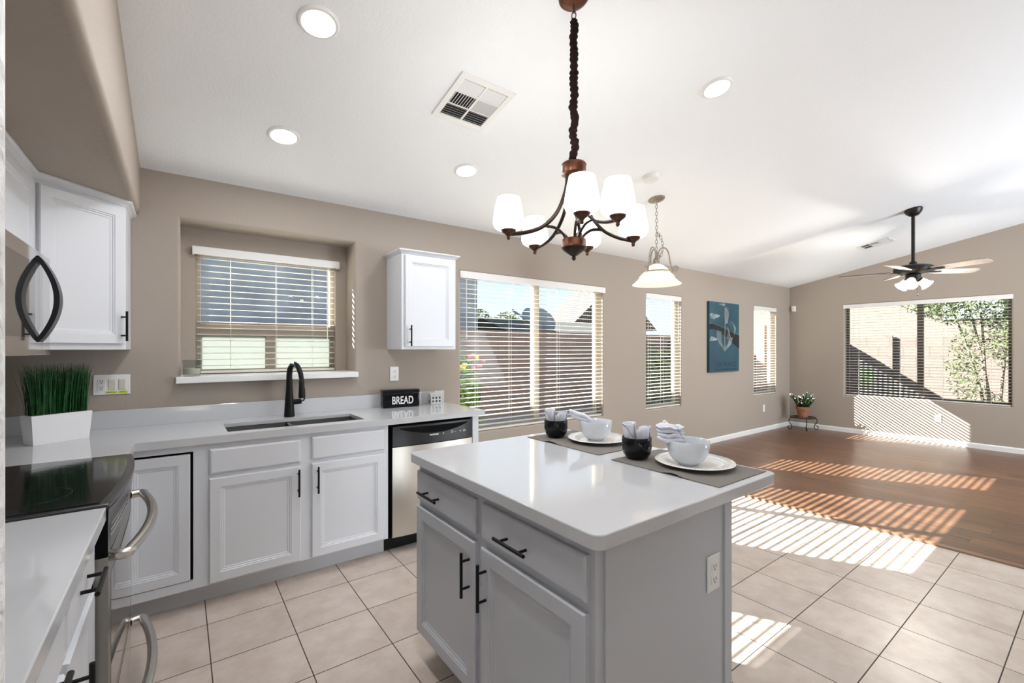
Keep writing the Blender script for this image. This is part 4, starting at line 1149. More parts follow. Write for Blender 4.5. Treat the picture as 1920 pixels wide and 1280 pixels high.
def bundle(label, c, rz):
    """rolled napkin standing in a cup: an open spiral tube of cloth with a flared fold"""
    c = Vector(c); mb = MB(); 
    R_ = Matrix.Rotation(rz, 3, 'Z')
    for (cx, cy, r0, h0, h1, ln, sd) in ((-.022, .004, .027, .040, .148, (-.012, 0), 1), (.026, -.006, .026, .040, .134, (.006, 0), 2), (.004, -.012, .014, .040, .122, (.002, -.004), 3)):
        n = 40; m = 9; i0 = len(mb.v)
        for j in range(m + 1):
            t = j / m
            for i in range(n + 1):
                a = 2 * PI * 1.35 * i / n
                rr = r0 * (1 - .38 * i / n) * (.85 + .25 * t) * (1 + .18 * noise.noise(Vector((math.cos(a) * 2, math.sin(a) * 2, t * 1.2 + sd))))
                z = h0 + (h1 - h0) * t + ((.004 * math.sin(a + sd)) if j == m else 0)
                p = Vector((cx + ln[0] * t + rr * math.cos(a), cy + ln[1] * t + rr * math.sin(a), z))
                mb.v.append(c + R_ @ p)
        for j in range(m):
            for i in range(n):
                a = i0 + j * (n + 1) + i; mb.f.append((a, a + 1, a + n + 2, a + n + 1))
    o = mb.build('rolled_napkin', M['napkin'], smooth=True, autos=80)
    sm = o.modifiers.new('thick', 'SOLIDIFY'); sm.thickness = .003; sm.offset = -1
    tag(o, label, 'napkin', 'white striped napkins'); return mesh_origin_to(o, c)
bundle('rolled white napkins standing in the nearer black cup', (C2[0], C2[1], ZP), math.radians(-36))
bundle('rolled white napkins standing in the farther black cup', (C1[0], C1[1], ZP - .006), math.radians(-30))

# ------------------------------------------------------------------ ceiling fixtures
SLOPE = math.atan(SL)
RC = Matrix.Rotation(-SLOPE, 3, 'X')            # z axis along the ceiling normal (slope rising to -Y)
def can(label, x, y, rad=.086):
    z = ceil_z(y)
    r = thing('recessed_light', label, 'ceiling light', (x, y, z), group='round recessed ceiling lights')
    MB().lathe([(rad - .018, -.010), (rad - .008, -.009), (rad, -.001), (rad, .002)], (x, y, z), 40, rot=RC).build('trim_ring', M['trim'], r, smooth=True)
    MB().lathe([(.0005, -.0075), (rad - .018, -.0085)], (x, y, z), 40, rot=RC).build('lens', M['lens'], r, smooth=True)
    a = area('can_lamp', Vector((x, y, z)) + RC @ Vector((0, 0, -.014)), RC.to_euler(), .13, .13, CAN_WATTS, (.96, .97, 1), 'DISK')
can('largest recessed ceiling light, at the top above the niche', 0.474, 2.028)
can('recessed ceiling light nearest the soffit, above the kitchen window', 0.480, 2.862)
can('recessed ceiling light left of the chandelier shades, above the wall cabinet', 1.617, 2.727)
can('recessed ceiling light right of the chandelier cord', 2.504, 1.386, rad=.088)
# unseen ceiling lamps added to brighten the left counters and far wall
for (x, y) in ((0.474, 1.19), (0.474, 0.36), (6.2, -2.2)):
    area('can_lamp', Vector((x, y, ceil_z(y))) + Vector((0, 0, -.03)), (0, 0, 0), .14, .14, CAN_WATTS * (1.2 if x < 5 else 5), (.96, .97, 1), 'DISK')

r = thing('smoke_detector', 'white round smoke detector on the ceiling behind the chandelier', 'smoke detector', (2.986, 2.195, ceil_z(2.195)))
MB().lathe([(.001, -.036), (.035, -.036), (.058, -.030), (.068, -.012), (.070, 0)], (2.986, 2.195, ceil_z(2.195)), 32, rot=RC).build('cover', M['trim'], r, smooth=True)
MB().lathe([(.020, -.0362), (.024, -.038), (.028, -.0362)], (2.986, 2.195, ceil_z(2.195)), 24, rot=RC).build('sensor_ring', M['trim'], r, smooth=True)

def vent(label, cx, cy, w, h, rows, rzv=0):
    z = ceil_z(cy); c = Vector((cx, cy, z)); r = thing('ceiling_vent', label, 'vent', c, group='white ceiling air vents')
    E1 = RC @ X_; E2 = RC @ Y_; E3 = RC @ Z_
    def q(mb, a0, a1, b0, b1, d0, d1, tl=0):
        vs = [c + E1 * a + E2 * b + E3 * (-d + (tl * ((b - b0) / max(1e-6, b1 - b0) - .5))) for d in (d0, d1) for b in (b0, b1) for a in (a0, a1)]
        mb.add(vs, [(0, 2, 3, 1), (4, 5, 7, 6), (0, 1, 5, 4), (2, 6, 7, 3), (0, 4, 6, 2), (1, 3, 7, 5)])
    def qa(mb, a0, a1, b0, b1, d0, d1, tl=0):
        vs = [c + E1 * a + E2 * b + E3 * (-d + (tl * ((a - a0) / max(1e-6, a1 - a0) - .5))) for d in (d0, d1) for b in (b0, b1) for a in (a0, a1)]
        mb.add(vs, [(0, 2, 3, 1), (4, 5, 7, 6), (0, 1, 5, 4), (2, 6, 7, 3), (0, 4, 6, 2), (1, 3, 7, 5)])
    f = .034
    mb = MB(); q(mb, -w, w, -h, -h + f, 0, .010); q(mb, -w, w, h - f, h, 0, .010); q(mb, -w, -w + f, -h + f, h - f, 0, .010); q(mb, w - f, w, -h + f, h - f, 0, .010)
    H = (h - f) * 2; bs = [-(h - f) + H * k / rows for k in range(rows + 1)]
    for b in bs[1:-1]: q(mb, -w + f, w - f, b - .004, b + .004, .002, .009)
    q(mb, -.006, .006, -h + f, h - f, .002, .009)
    mb.build('frame', M['trim'], r, bevel=.002)
    mb = MB(); q(mb, -w + f, w - f, -h + f, h - f, .0003, .001); mb.build('duct', M['duct'], r)
    mb = MB()
    for k in range(rows):
        b0, b1 = bs[k] + .005, bs[k + 1] - .005
        for (a0, a1) in ((-w + f, -.006), (.006, w - f)):
            if k == 1 and rows == 3:
                nn = 8
                for i in range(nn):
                    a = a0 + (a1 - a0) * (i + .5) / nn; qa(mb, a - .0055, a + .0055, b0, b1, .004, .0052, .010 if a < 0 else -.010)
            else:
                nn = 5
                for i in range(nn):
                    b = b0 + (b1 - b0) * (i + .5) / nn; q(mb, a0, a1, b - .0052, b + .0052, .004, .0052, -.010 if k == 0 else .010)
    mb.build('louvres', M['trim'], r)
vent('white square ceiling vent left of the chandelier cord', 1.315, 2.142, .170, .178, 3)
vent('small white ceiling vent beside the ceiling fan, far end of the room', 7.48, 1.93, .150, .180, 3)

# chandelier
CX_, CY_ = 1.362, 1.393
r = thing('chandelier', 'bronze six-light chandelier with lit white glass shades above the island', 'chandelier', (CX_, CY_, ceil_z(CY_)))
zc = ceil_z(CY_)
MB().lathe([(.066, 0), (.066, -.006), (.060, -.014), (.040, -.022), (.012, -.026), (.001, -.026)], (CX_, CY_, zc), 32, rot=RC).build('canopy', M['copper'], r, smooth=True)
def link(mb, c, L, w, rz_, rr=.0022, tilt=None):
    pts = []
    for i in range(17):
        a = 2 * PI * i / 16; pts.append(Vector((w * math.cos(a), 0, L * math.sin(a) * (1.0))))
    R_ = Matrix.Rotation(rz_, 3, 'Z')
    if tilt is not None: R_ = tilt @ R_
    mb.tube([Vector(c) + R_ @ p for p in pts], rr, 6)
mb = MB()
for k in range(3): link(mb, (CX_, CY_, zc - .052 - .030 * k), .020, .009, (k % 2) * PI / 2 + .6)
mb.build('chain', M['bronze'], r, smooth=True)
path = []; rad = []; rnd = random.Random(11)
for i in range(121):
    t = i / 120; z = 2.802 + (2.165 - 2.802) * t
    path.append((CX_ + .004 * math.sin(t * 38), CY_ + .004 * math.cos(t * 33), z))
    rad.append(.0165 + .0055 * noise.noise(Vector((0, 0, t * 34))) + .002 * math.sin(t * 160) + (-.009 if i < 2 else 0))
MB().tube(path, .016, 14, radii=rad).build('cord_cover', M['fabric_dark'], r, smooth=True, autos=80)
MB().lathe([(.012, 2.178), (.050, 2.176), (.054, 2.170), (.052, 2.164), (.052, 2.136), (.054, 2.130), (.046, 2.126), (.012, 2.126)], (CX_, CY_, 0), 36, cap=True).build('top_hub', M['copper'], r, smooth=True, autos=40)
bh = MB().lathe([(.012, 1.852), (.048, 1.852), (.052, 1.848), (.051, 1.820), (.054, 1.815), (.052, 1.811)], (CX_, CY_, 0), 36, cap=True).build('bottom_hub', M['copper'], r, smooth=True, autos=40)
MB().lathe([(.050, 1.811), (.044, 1.802), (.020, 1.784), (.010, 1.778), (.006, 1.776), (.009, 1.772), (.009, 1.766), (.004, 1.760), (.0005, 1.759)], (CX_, CY_, 0), 30).build('finial', M['bronze'], bh, smooth=True)
Fw = Vector((math.cos(math.radians(53.5)), math.sin(math.radians(53.5)), 0)); Rt = Vector((Fw.y, -Fw.x, 0))
RS = .285
for ang in (190, 123, 69, 15, -63, -92):
    a = math.radians(ang); D = Rt * math.cos(a) + Fw * math.sin(a); c0 = Vector((CX_, CY_, 0))
    arm = spline([c0 + D * rr + Z_ * z for rr, z in ((.030, 2.128), (.036, 2.064), (.072, 1.968), (.134, 1.902), (.208, 1.872), (RS, 1.862))], 6)
    ao = MB().tube(arm, .0062, 10, flat=1.5).build('arm', M['bronze'], r, smooth=True)
    br = spline([c0 + D * rr + Z_ * z for rr, z in ((.036, 1.850), (.050, 1.874), (.085, 1.897), (.134, 1.902))], 5)
    MB().tube(br, .0050, 8, flat=1.4).build('lower_brace', M['bronze'], ao, smooth=True)
    e = c0 + D * RS
    cu = MB().lathe([(.0005, 1.836), (.006, 1.838), (.008, 1.845), (.007, 1.851), (.010, 1.855), (.015, 1.860), (.026, 1.868), (.032, 1.8765), (.032, 1.8785), (.001, 1.8785)], e, 24).build('socket_cup', M['cupbrown'], ao, smooth=True)
    MB().lathe([(.020, 1.8775), (.046, 1.879), (.060, 1.889), (.0655, 1.905), (.0640, 1.928), (.0560, 1.975), (.0480, 2.012), (.0465, 2.012), (.0545, 1.975), (.0625, 1.928)], e, 32).build('glass_shade', M['opal'], r, smooth=True, autos=70)
    pt(e + Vector((0, 0, 2.02)), CHAND_WATTS, (1, .97, .93))

# pendant with bell shade
PX, PY = 3.367, 2.414
zc = ceil_z(PY)
r = thing('pendant_lamp', 'antique scroll pendant with cream bell glass shade in front of the windows', 'pendant lamp', (PX, PY, zc))
MB().lathe([(.072, 0), (.070, -.008), (.050, -.018), (.014, -.024), (.001, -.025)], (PX, PY, zc), 30, rot=RC).build('canopy', M['antique'], r, smooth=True)
mb = MB(); z = zc - .035; k = 0
while z > 2.215:
    link(mb, (PX, PY, z), .020, .009, (k % 2) * PI / 2 + .5, .0022); z -= .031; k += 1
# slack end of the chain
sl = spline([(PX + .006, PY, 2.395), (PX + .035, PY - .02, 2.36), (PX + .048, PY - .03, 2.28), (PX + .040, PY - .02, 2.21), (PX + .012, PY, 2.185)], 3)
for k, p in enumerate(sl): link(mb, p, .019, .008, (k % 2) * PI / 2 + .9, .0022)
mb.build('chain', M['antique'], r, smooth=True)
MB().lathe([(.004, 2.235), (.010, 2.23), (.006, 2.20), (.020, 2.175), (.030, 2.160), (.028, 2.135), (.030, 2.125), (.001, 2.125)], (PX, PY, 0), 22).build('stem', M['antique'], r, smooth=True)
MB().lathe([(.0005, 2.126), (.030, 2.124), (.062, 2.108), (.095, 2.078), (.118, 2.045), (.140, 2.022), (.148, 2.014), (.146, 2.006), (.160, 1.990), (.188, 1.962), (.205, 1.950), (.207, 1.944), (.200, 1.946), (.180, 1.960), (.150, 1.988), (.136, 2.010), (.110, 2.040)], (PX, PY, 0), 48).build('glass_shade', M['opalwarm'], r, smooth=True, autos=60)
MB().tube([(PX + .128 * math.cos(2 * PI * i / 40), PY + .128 * math.sin(2 * PI * i / 40), 2.052) for i in range(41)], .0045, 8).build('shade_ring', M['antique'], r, smooth=True)
for ang in (-20, 100, 220):
    a = math.radians(ang); D = Rt * math.cos(a) + Fw * math.sin(a); c0 = Vector((PX, PY, 0))
    p = spline([c0 + D * q + Z_ * z for q, z in ((.012, 2.19), (.016, 2.225), (.040, 2.262), (.075, 2.258), (.100, 2.215), (.112, 2.14), (.128, 2.075), (.140, 2.052))], 5)
    so = MB().tube(p, .0058, 8).build('scroll_arm', M['antique'], r, smooth=True)
    sp_ = []
    for i in range(26):
        t = i / 25; aa = -PI / 2 + t * 3.6 * PI; rr = .026 * (1 - .72 * t); sp_.append(c0 + D * (.158 + rr * math.cos(aa)) + Z_ * (2.078 + rr * math.sin(aa)))
    MB().tube(sp_, .0035, 7).build('scroll', M['antique'], so, smooth=True)

# ceiling fan
FX, FY = 6.44, 1.333
zc = ceil_z(FY)
r = thing('ceiling_fan', 'dark bronze ceiling fan with five pale blades and lit tulip shades', 'ceiling fan', (FX, FY, zc))
MB().lathe([(.001, .012), (.074, .004), (.080, -.012), (.070, -.040), (.045, -.068), (.030, -.078), (.001, -.078)], (FX, FY, zc), 30, rot=RC).build('canopy', M['fanblack'], r, smooth=True)
MB().tube([(FX, FY, zc - .06), (FX, FY, 2.30)], .0165, 14).build('downrod', M['fanblack'], r, smooth=True)
MB().lathe([(.018, 2.335), (.030, 2.330), (.034, 2.312), (.030, 2.300), (.060, 2.296), (.140, 2.288), (.168, 2.272), (.172, 2.250), (.168, 2.232), (.140, 2.218), (.120, 2.205), (.085, 2.196), (.060, 2.190), (.001, 2.190)], (FX, FY, 0), 44, cap=False).build('motor_housing', M['fanblack'], r, smooth=True)
MB().lathe([(.060, 2.192), (.066, 2.185), (.066, 2.150), (.050, 2.135), (.030, 2.120), (.001, 2.118)], (FX, FY, 0), 26).build('light_kit_hub', M['fanblack'], r, smooth=True)
for k in range(5):
    a = math.radians(104 + 72 * k); D = Vector((math.cos(a), math.sin(a), 0)); T = Vector((-D.y, D.x, 0)); c0 = Vector((FX, FY, 2.224))
    tw = -math.tan(math.radians(12))
    out = [(.19, .045), (.22, .054), (.40, .062), (.58, .068), (.630, .062), (.655, .044), (.662, .020)]
    ring = [(x, w) for x, w in out] + [(x, -w) for x, w in reversed(out)]
    mb = MB(); n = len(ring)
    for dz in (0, .006): mb.v += [c0 + D * x + T * w + Z_ * (w * tw + dz) for x, w in ring]
    mb.f = [tuple(range(n)), tuple(range(n, 2 * n))] + [(i, (i + 1) % n, n + (i + 1) % n, n + i) for i in range(n)]
    bl = mb.build('blade', M['fanblade'], r)
    mb = MB(); 
    for dz in (.0062, .0080): mb.v += [c0 + D * x + T * w * 1.02 + Z_ * (w * tw + dz) for x, w in ring]
    mb.f = [tuple(range(n)), tuple(range(n, 2 * n))] + [(i, (i + 1) % n, n + (i + 1) % n, n + i) for i in range(n)]
    mb.build('blade_top', M['blade_edge'], bl)
    mb = MB(); io = [(.10, .014), (.16, .013), (.20, .022), (.25, .026), (.285, .016), (.292, .004)]
    ring2 = [(x, w) for x, w in io] + [(x, -w) for x, w in reversed(io)]; n = len(ring2)
    for dz in (-.006, -.001): mb.v += [c0 + D * x + T * w + Z_ * (w * tw + dz) for x, w in ring2]
    mb.f = [tuple(range(n)), tuple(range(n, 2 * n))] + [(i, (i + 1) % n, n + (i + 1) % n, n + i) for i in range(n)]
    mb.build('blade_iron', M['fanblack'], bl)
for ang in (-142, -14, 100):
    a = math.radians(ang); D = Rt * math.cos(a) + Fw * math.sin(a)
    ax = (D * .74 - Z_ * .67).normalized(); rot = Z_.rotation_difference(ax).to_matrix()
    s0 = Vector((FX, FY, 2.150)) + D * .045
    hd = MB().lathe([(.018, -.01), (.024, 0), (.030, .020), (.027, .034), (.001, .034)], s0, 18, rot=rot).build('lamp_holder', M['fanblack'], r, smooth=True)
    MB().lathe([(.024, .022), (.034, .034), (.039, .055), (.043, .080), (.052, .104), (.064, .118), (.062, .118), (.050, .104), (.041, .080)], s0, 28, rot=rot).build('tulip_shade', M['opalfan'], hd, smooth=True, autos=60)
    pt(s0 + rot @ Vector((0, 0, .125)), FAN_WATTS, (1, .94, .85))
for (dr_, zb, big) in ((-.075, 2.045, 1), (.012, 1.965, 0)):
    p = Vector((FX, FY, 0)) + Rt * dr_ - Fw * .04
    ch = MB().tube([p + Z_ * 2.15, p + Z_ * (zb + .01)], .0012, 5).build('pull_chain', M['fanblack'], r)
    MB().sphere(p + Z_ * zb, .012 if big else .007, 12, sz=.7 if big else 1.6).build('pull_knob', M['fanblack'], ch, smooth=True)

# ------------------------------------------------------------------ living end: canvas, sensor, plant
r = thing('canvas_print', 'tall blue canvas with cloud, dark wings and pale winged figure, AIR FRANCE lettering', 'picture', (6.53, WY, 1.04))
CXa, CXb, CZa, CZb, CD = 6.110, 6.955, 1.040, 2.068, .04
def sky_canvas():
    m = bpy.data.materials.new('blue_sky_print'); m.use_nodes = True
    n = m.node_tree.nodes; l = m.node_tree.links; b = n['Principled BSDF']
    tc = n.new('ShaderNodeTexCoord'); nz = n.new('ShaderNodeTexNoise'); nz.inputs['Scale'].default_value = 2.0; nz.inputs['Detail'].default_value = 2
    l.new(tc.outputs['Object'], nz.inputs['Vector'])
    rp = n.new('ShaderNodeValToRGB'); e = rp.color_ramp.elements
    e[0].position = .3; e[0].color = (.009, .045, .072, 1); e[1].position = .7; e[1].color = (.024, .088, .118, 1)
    l.new(nz.outputs['Fac'], rp.inputs[0]); l.new(rp.outputs[0], b.inputs['Base Color']); b.inputs['Roughness'].default_value = .6
    return m
MB().box(CXa, CXb, WY - CD, WY - .002, CZa, CZb).build('canvas', sky_canvas(), r, bevel=.004)
yF = WY - CD - .0006
M['print_cloud'] = mat('printed_cloud', (.36, .42, .44), .7, vcol=(.12, .20, .25), vscale=7)
M['print_dark'] = mat('printed_dark_wing', (.006, .007, .010), .7)
M['print_line'] = mat('printed_pale_line', (.75, .80, .80), .7)
M['print_text'] = mat('printed_navy_letters', (.018, .040, .075), .7)
CW, CH = CXb - CXa, CZb - CZa
cp_ = lambda u, v, k=0: Vector((CXa + u * CW, yF - k * .0004, CZb - v * CH))
def patch(name, pts, m, k=0):
    mb = MB(); n = len(pts); mb.v = [cp_(u, v, k) for u, v in pts] + [cp_(u, v, k - 1) for u, v in pts]
    mb.f = [tuple(range(n)), tuple(range(n, 2 * n))] + [(i, (i + 1) % n, n + (i + 1) % n, n + i) for i in range(n)]
    return mb.build(name, m, r)
def cloud(u0, u1, v0, v1, sd):
    rnd = random.Random(sd); pts = []
    for i in range(28):
        a = 2 * PI * i / 28; k = 1 + .22 * math.sin(3 * a + sd) + .12 * math.sin(7 * a)
        pts.append((min(1, max(0.0, (u0 + u1) / 2 + (u1 - u0) / 2 * k * math.cos(a))), (v0 + v1) / 2 - (v1 - v0) / 2 * k * math.sin(a)))
    return pts
patch('printed_cloud', cloud(.0, .30, .17, .24, 1), M['print_cloud'], 1)
patch('printed_cloud', cloud(.0, .22, .50, .56, 2), M['print_cloud'], 1)
patch('printed_cloud', cloud(.33, .52, .015, .045, 5), M['print_cloud'], 1)
patch('printed_wing', [(0, .325), (.10, .315), (.45, .37), (.70, .42), (1.0, .47), (1.0, .665), (.80, .60), (.55, .50), (.40, .455), (.12, .385), (0, .40)], M['print_dark'], 2)
def stroke(pts, w=.004, k=4):
    p = spline([cp_(u, v, k) for u, v in pts], 6); return p
mb = MB()
def st(pts, w=.004): mb.tube(stroke(pts), w, 4, flat=.15)
st([(0, .318), (.10, .308), (.45, .362), (.60, .395)]); st([(.78, .42), (1.0, .462)], .005)
for k in range(9):
    q = k / 8; st([(.50 + .010 * k, .06 + .004 * k), (.49 + .017 * k, .16), (.50 + .010 * k, .30)], .0025)
for k in range(10): st([(.49, .075 + .022 * k), (.58, .068 + .022 * k), (.66 - .008 * k, .078 + .022 * k)], .0022)
for k in range(8):
    q = k / 7; st([(.24 + .13 * q, .40 + .02 * q), (.26 + .12 * q, .55 + .03 * q), (.48, .70 - .07 * q)], .0028)
    st([(.76 - .12 * q, .50 + .01 * q), (.70 - .10 * q, .60), (.50, .70 - .07 * q)], .0028)
for k in range(6):
    q = k / 5; st([(.56 + .04 * k, .29 + .015 * k), (.70 + .035 * k, .26 + .02 * k), (.86 - .01 * k, .34 + .025 * k)], .0024)
for k in range(7): st([(.50 + .018 * k, .34 + .01 * k), (.62 + .012 * k, .38 + .02 * k), (.56 + .016 * k, .52)], .0022)
st([(.50, .30), (.49, .5), (.49, .71)], .0055)
mb.build('printed_figure', M['print_line'], r)
text('lettering', 'AIR FRANCE', .105, Vector(((CXa + CXb) / 2 + .05, yF - .001, CZa + .105)), RX, M['print_text'], r, ext=.0003, sxx=1.02, bold=.002)
mb = MB(); rnd = random.Random(2); x = CXa + .13
while x < CXb - .06:
    w_ = rnd.choice((.010, .014, .018)); mb.box(x, x + w_, yF - .0012, yF, CZa + .022, CZa + .050 - rnd.choice((0, .006))); x += w_ + .009
mb.build('fine_print', M['print_text'], r)

r = thing('motion_sensor', 'small white motion sensor high in the far room corner', 'sensor', (XF, 3.455, 2.05))
MB().box(XF - .045, XF - .001, 3.425, 3.485, 2.045, 2.145).build('housing', M['plastic_white'], r, bevel=.008, smooth=True, seg=3)
MB().box(XF - .0463, XF - .0455, 3.435, 3.475, 2.060, 2.090).build('lens', M['trim'], r)

# plant stand in the corner
SXp, SYp = 8.535, 3.195
r = thing('plant_stand', 'low black wrought iron plant stand with scrolled feet in the far corner', 'plant stand', (SXp, SYp, .004))
zt = .215; rt = .185
def ring_pts(rr, z, n=40): return [(SXp + rr * math.cos(2 * PI * i / n), SYp + rr * math.sin(2 * PI * i / n), z) for i in range(n + 1)]
MB().tube(ring_pts(rt, zt), .0075, 8).build('top_ring', M['iron'], r, smooth=True)
mb = MB()
for k in range(3):
    a = math.radians(15 + 60 * k); d = Vector((math.cos(a), math.sin(a), 0)) * rt; mb.tube([Vector((SXp, SYp, zt)) - d, Vector((SXp, SYp, zt)) + d], .005, 8)
mb.build('cross_bars', M['iron'], r, smooth=True)
for ang in (-5, 115, 175, 250):
    if ang == 115: continue
    a = math.radians(ang); D = Rt * math.cos(a) + Fw * math.sin(a); c0 = Vector((SXp, SYp, 0))
    pr = [(rt - .02, zt), (rt + .03, zt - .02), (rt + .045, zt - .07), (rt + .015, .10), (rt - .005, .060)]
    cxs = rt + .035; czs = .048
    for i in range(16):
        t = i / 15; aa = PI - .3 + t * 1.75 * PI; rr = .040 * (1 - .55 * t); pr.append((cxs + rr * math.cos(aa), czs + rr * math.sin(aa)))
    MB().tube(spline([c0 + D * q + Z_ * z for q, z in pr], 3), .0065, 8).build('leg', M['iron'], r, smooth=True)
zt2 = zt + .0078
r = thing('potted_cactus', 'dark green flowering cactus with pale blossoms in a terracotta pot on the iron stand', 'potted plant', (SXp - .01, SYp, zt2))
px_, py_ = SXp - .01, SYp
MB().lathe([(.001, 0), (.070, 0), (.092, .125), (.092, .128), (.106, .128), (.110, .175), (.098, .175), (.092, .150), (.001, .148)], (px_, py_, zt2), 34).build('pot', M['terracotta'], r, smooth=True, autos=40)
MB().lathe([(.001, .160), (.095, .155)], (px_, py_, zt2), 24).build('soil', M['soil'], r)
mb = MB(); fl_ = MB(); rnd = random.Random(5)
for i in range(64):
    a = rnd.uniform(0, 2 * PI); sp0 = rnd.uniform(.01, .075); ln = rnd.uniform(.13, .30); out = rnd.uniform(.1, .75)
    p = Vector((px_ + sp0 * math.cos(a), py_ + sp0 * math.sin(a), zt2 + .15)); dv = Vector((math.cos(a) * out, math.sin(a) * out, 1)).normalized()
    path = [p + dv * (ln * t) + Vector((0, 0, -.05 * out * t * t)) for t in (0, .25, .5, .75, 1)]
    mb.tube(path, .011, 6, radii=[.006, .013, .009, .014, .004], flat=.45)
    if rnd.random() < .7: fl_.sphere(path[-1], rnd.uniform(.006, .011), 8)
mb.build('stems', M['leafdark'], r, smooth=True); fl_.build('blossoms', M['petal'], r, smooth=True)

# ------------------------------------------------------------------ outdoors
g = MB().box(-25, 60, WY + TH + .02, 60, -.25, -.12)
g.box(XF + TH + .02, 60, -30, WY + TH + .02, -.25, -.12); g.box(-25, XF + TH + .02, -30, YB - TH - .02, -.25, -.12)
tag(g.build('yard_ground', M['gravel']), 'tan gravel ground of the yard outside the windows', 'ground', kind='structure')
FBY = 8.2; FFX = 12.0
tag(MB().box(-20, FFX + .15, FBY, FBY + .15, -.12, 1.79).build('block_wall', M['blockX']), 'brown block yard wall seen through the widest window', 'wall')
tag(MB().box(FFX, FFX + .15, -12, FBY, -.12, 1.62).build('block_wall', M['blockY']), 'sunlit pink block yard wall seen through the far window', 'wall')
pl_ = MB().box(FFX - .06, FFX - .001, 2.80, 2.92, -.12, 1.66).build('wall_pilaster', M['blockY']); tag(pl_, 'square block pier against the sunlit pink yard wall', 'pier')
tag(MB().box(XF + TH + .03, FFX - .002, 4.05, 4.20, -.12, 1.83).build('block_wall', M['blockX']), 'shaded block wall joining the house corner to the yard wall', 'wall')
# house eave over the sink wall
def house(name, label, x0, x1, y0, y1, h, ridge, ov=.5, m=None, wins=(), axis='x'):
    r = thing(name, label, 'house', ((x0 + x1) / 2, (y0 + y1) / 2, -.12))
    MB().box(x0, x1, y0, y1, -.12, h).build('walls', m or M['stucco'], r)
    mb = MB()
    if axis == 'x':
        ym = (y0 + y1) / 2; mb.add([(x0 - ov, y0 - ov, h), (x1 + ov, y0 - ov, h), (x1 + ov, y1 + ov, h), (x0 - ov, y1 + ov, h), (x0 - ov, ym, ridge), (x1 + ov, ym, ridge)], [(0, 1, 5, 4), (2, 3, 4, 5), (0, 4, 3), (1, 2, 5), (0, 3, 2, 1)])
    else:
        xm = (x0 + x1) / 2; mb.add([(x0 - ov, y0 - ov, h), (x1 + ov, y0 - ov, h), (x1 + ov, y1 + ov, h), (x0 - ov, y1 + ov, h), (xm, y0 - ov, ridge), (xm, y1 + ov, ridge)], [(0, 1, 4), (3, 5, 2), (0, 4, 5, 3), (1, 2, 5, 4), (0, 3, 2, 1)])
    mb.build('roof', M['roof'], r)
    for (a, b, c_, d_, e_, f_) in wins: MB().box(a, b, c_, d_, e_, f_).build('window', M['winbright'], r)
    return r
house('neighbour_house', 'grey two-storey neighbour house behind the yard wall, left of the dish', -6, 6.9, 11.0, 18, 5.6, 7.4, m=M['stuccogrey'])
house('neighbour_house', 'low tiled-roof neighbour house just over the brown yard wall', 8.6, 13.4, 11.5, 14.5, 1.86, 2.45, ov=.3)
house('neighbour_house', 'beige gabled neighbour house right of the dish', 14.4, 20.0, 15.0, 16.6, 2.35, 4.8, ov=.4, axis='y', wins=((15.6, 16.4, 14.97, 14.99, 1.75, 2.2),))
house('neighbour_house', 'beige neighbour house beyond the sunlit pink yard wall', 19.5, 28, -4.5, 9.5, 6.0, 8.0, wins=((19.46, 19.49, 2.0, 3.3, 2.3, 3.4), (19.46, 19.49, -1.6, -.2, 2.3, 3.4)))
# satellite dish behind the yard wall
r = thing('satellite_dish', 'dark grey dish on a pole above the brown yard wall', 'satellite dish', (7.35, 8.75, -.12))
dc = Vector((7.35, 8.75, 2.10)); ax = Vector((.45, .87, .15)).normalized(); rot = Z_.rotation_difference(ax).to_matrix()
MB().lathe([(.001, 0), (.15, .012), (.30, .050), (.42, .105), (.425, .108), (.42, .098), (.30, .042), (.15, .004), (.001, -.008)], dc, 36, rot=rot @ Matrix.Diagonal((1.12, .72, 1))).build('reflector', M['dish'], r, smooth=True)
MB().tube([(7.35, 8.72, -.12), (7.35, 8.72, 2.05)], .035, 12).build('pole', M['dish'], r)
MB().tube([dc + Vector((-.05, 0, -.15)), dc + Vector((-.55, .25, .18)), dc + Vector((-.66, .28, .26))], .03, 8).build('feed_arm', M['dish'], r)

def foliage(blobs, n, size, m, name, parent, seed, droop=0.0, slim=.35):
    mb = MB(); rnd = random.Random(seed); tot = sum(b[3] * b[4] * b[5] for b in blobs)
    for (cx, cy, cz, rx, ry, rz_) in blobs:
        k = int(n * rx * ry * rz_ / tot)
        for i in range(k):
            while True:
                d = Vector((rnd.uniform(-1, 1), rnd.uniform(-1, 1), rnd.uniform(-1, 1)))
                if .15 < d.length < 1: break
            p = Vector((cx + d.x * rx, cy + d.y * ry, cz + d.z * rz_))
            u = Vector((rnd.gauss(0, 1), rnd.gauss(0, 1), rnd.gauss(0, .6) - droop)).normalized(); v = u.cross(Vector((rnd.gauss(0, 1), rnd.gauss(0, 1), rnd.gauss(0, 1)))).normalized()
            s = size * rnd.uniform(.6, 1.3); i0 = len(mb.v)
            mb.v += [p - u * s, p + v * s * slim, p + u * s, p - v * s * slim]; mb.f.append((i0, i0 + 1, i0 + 2, i0 + 3))
    return mb.build(name, m, parent)
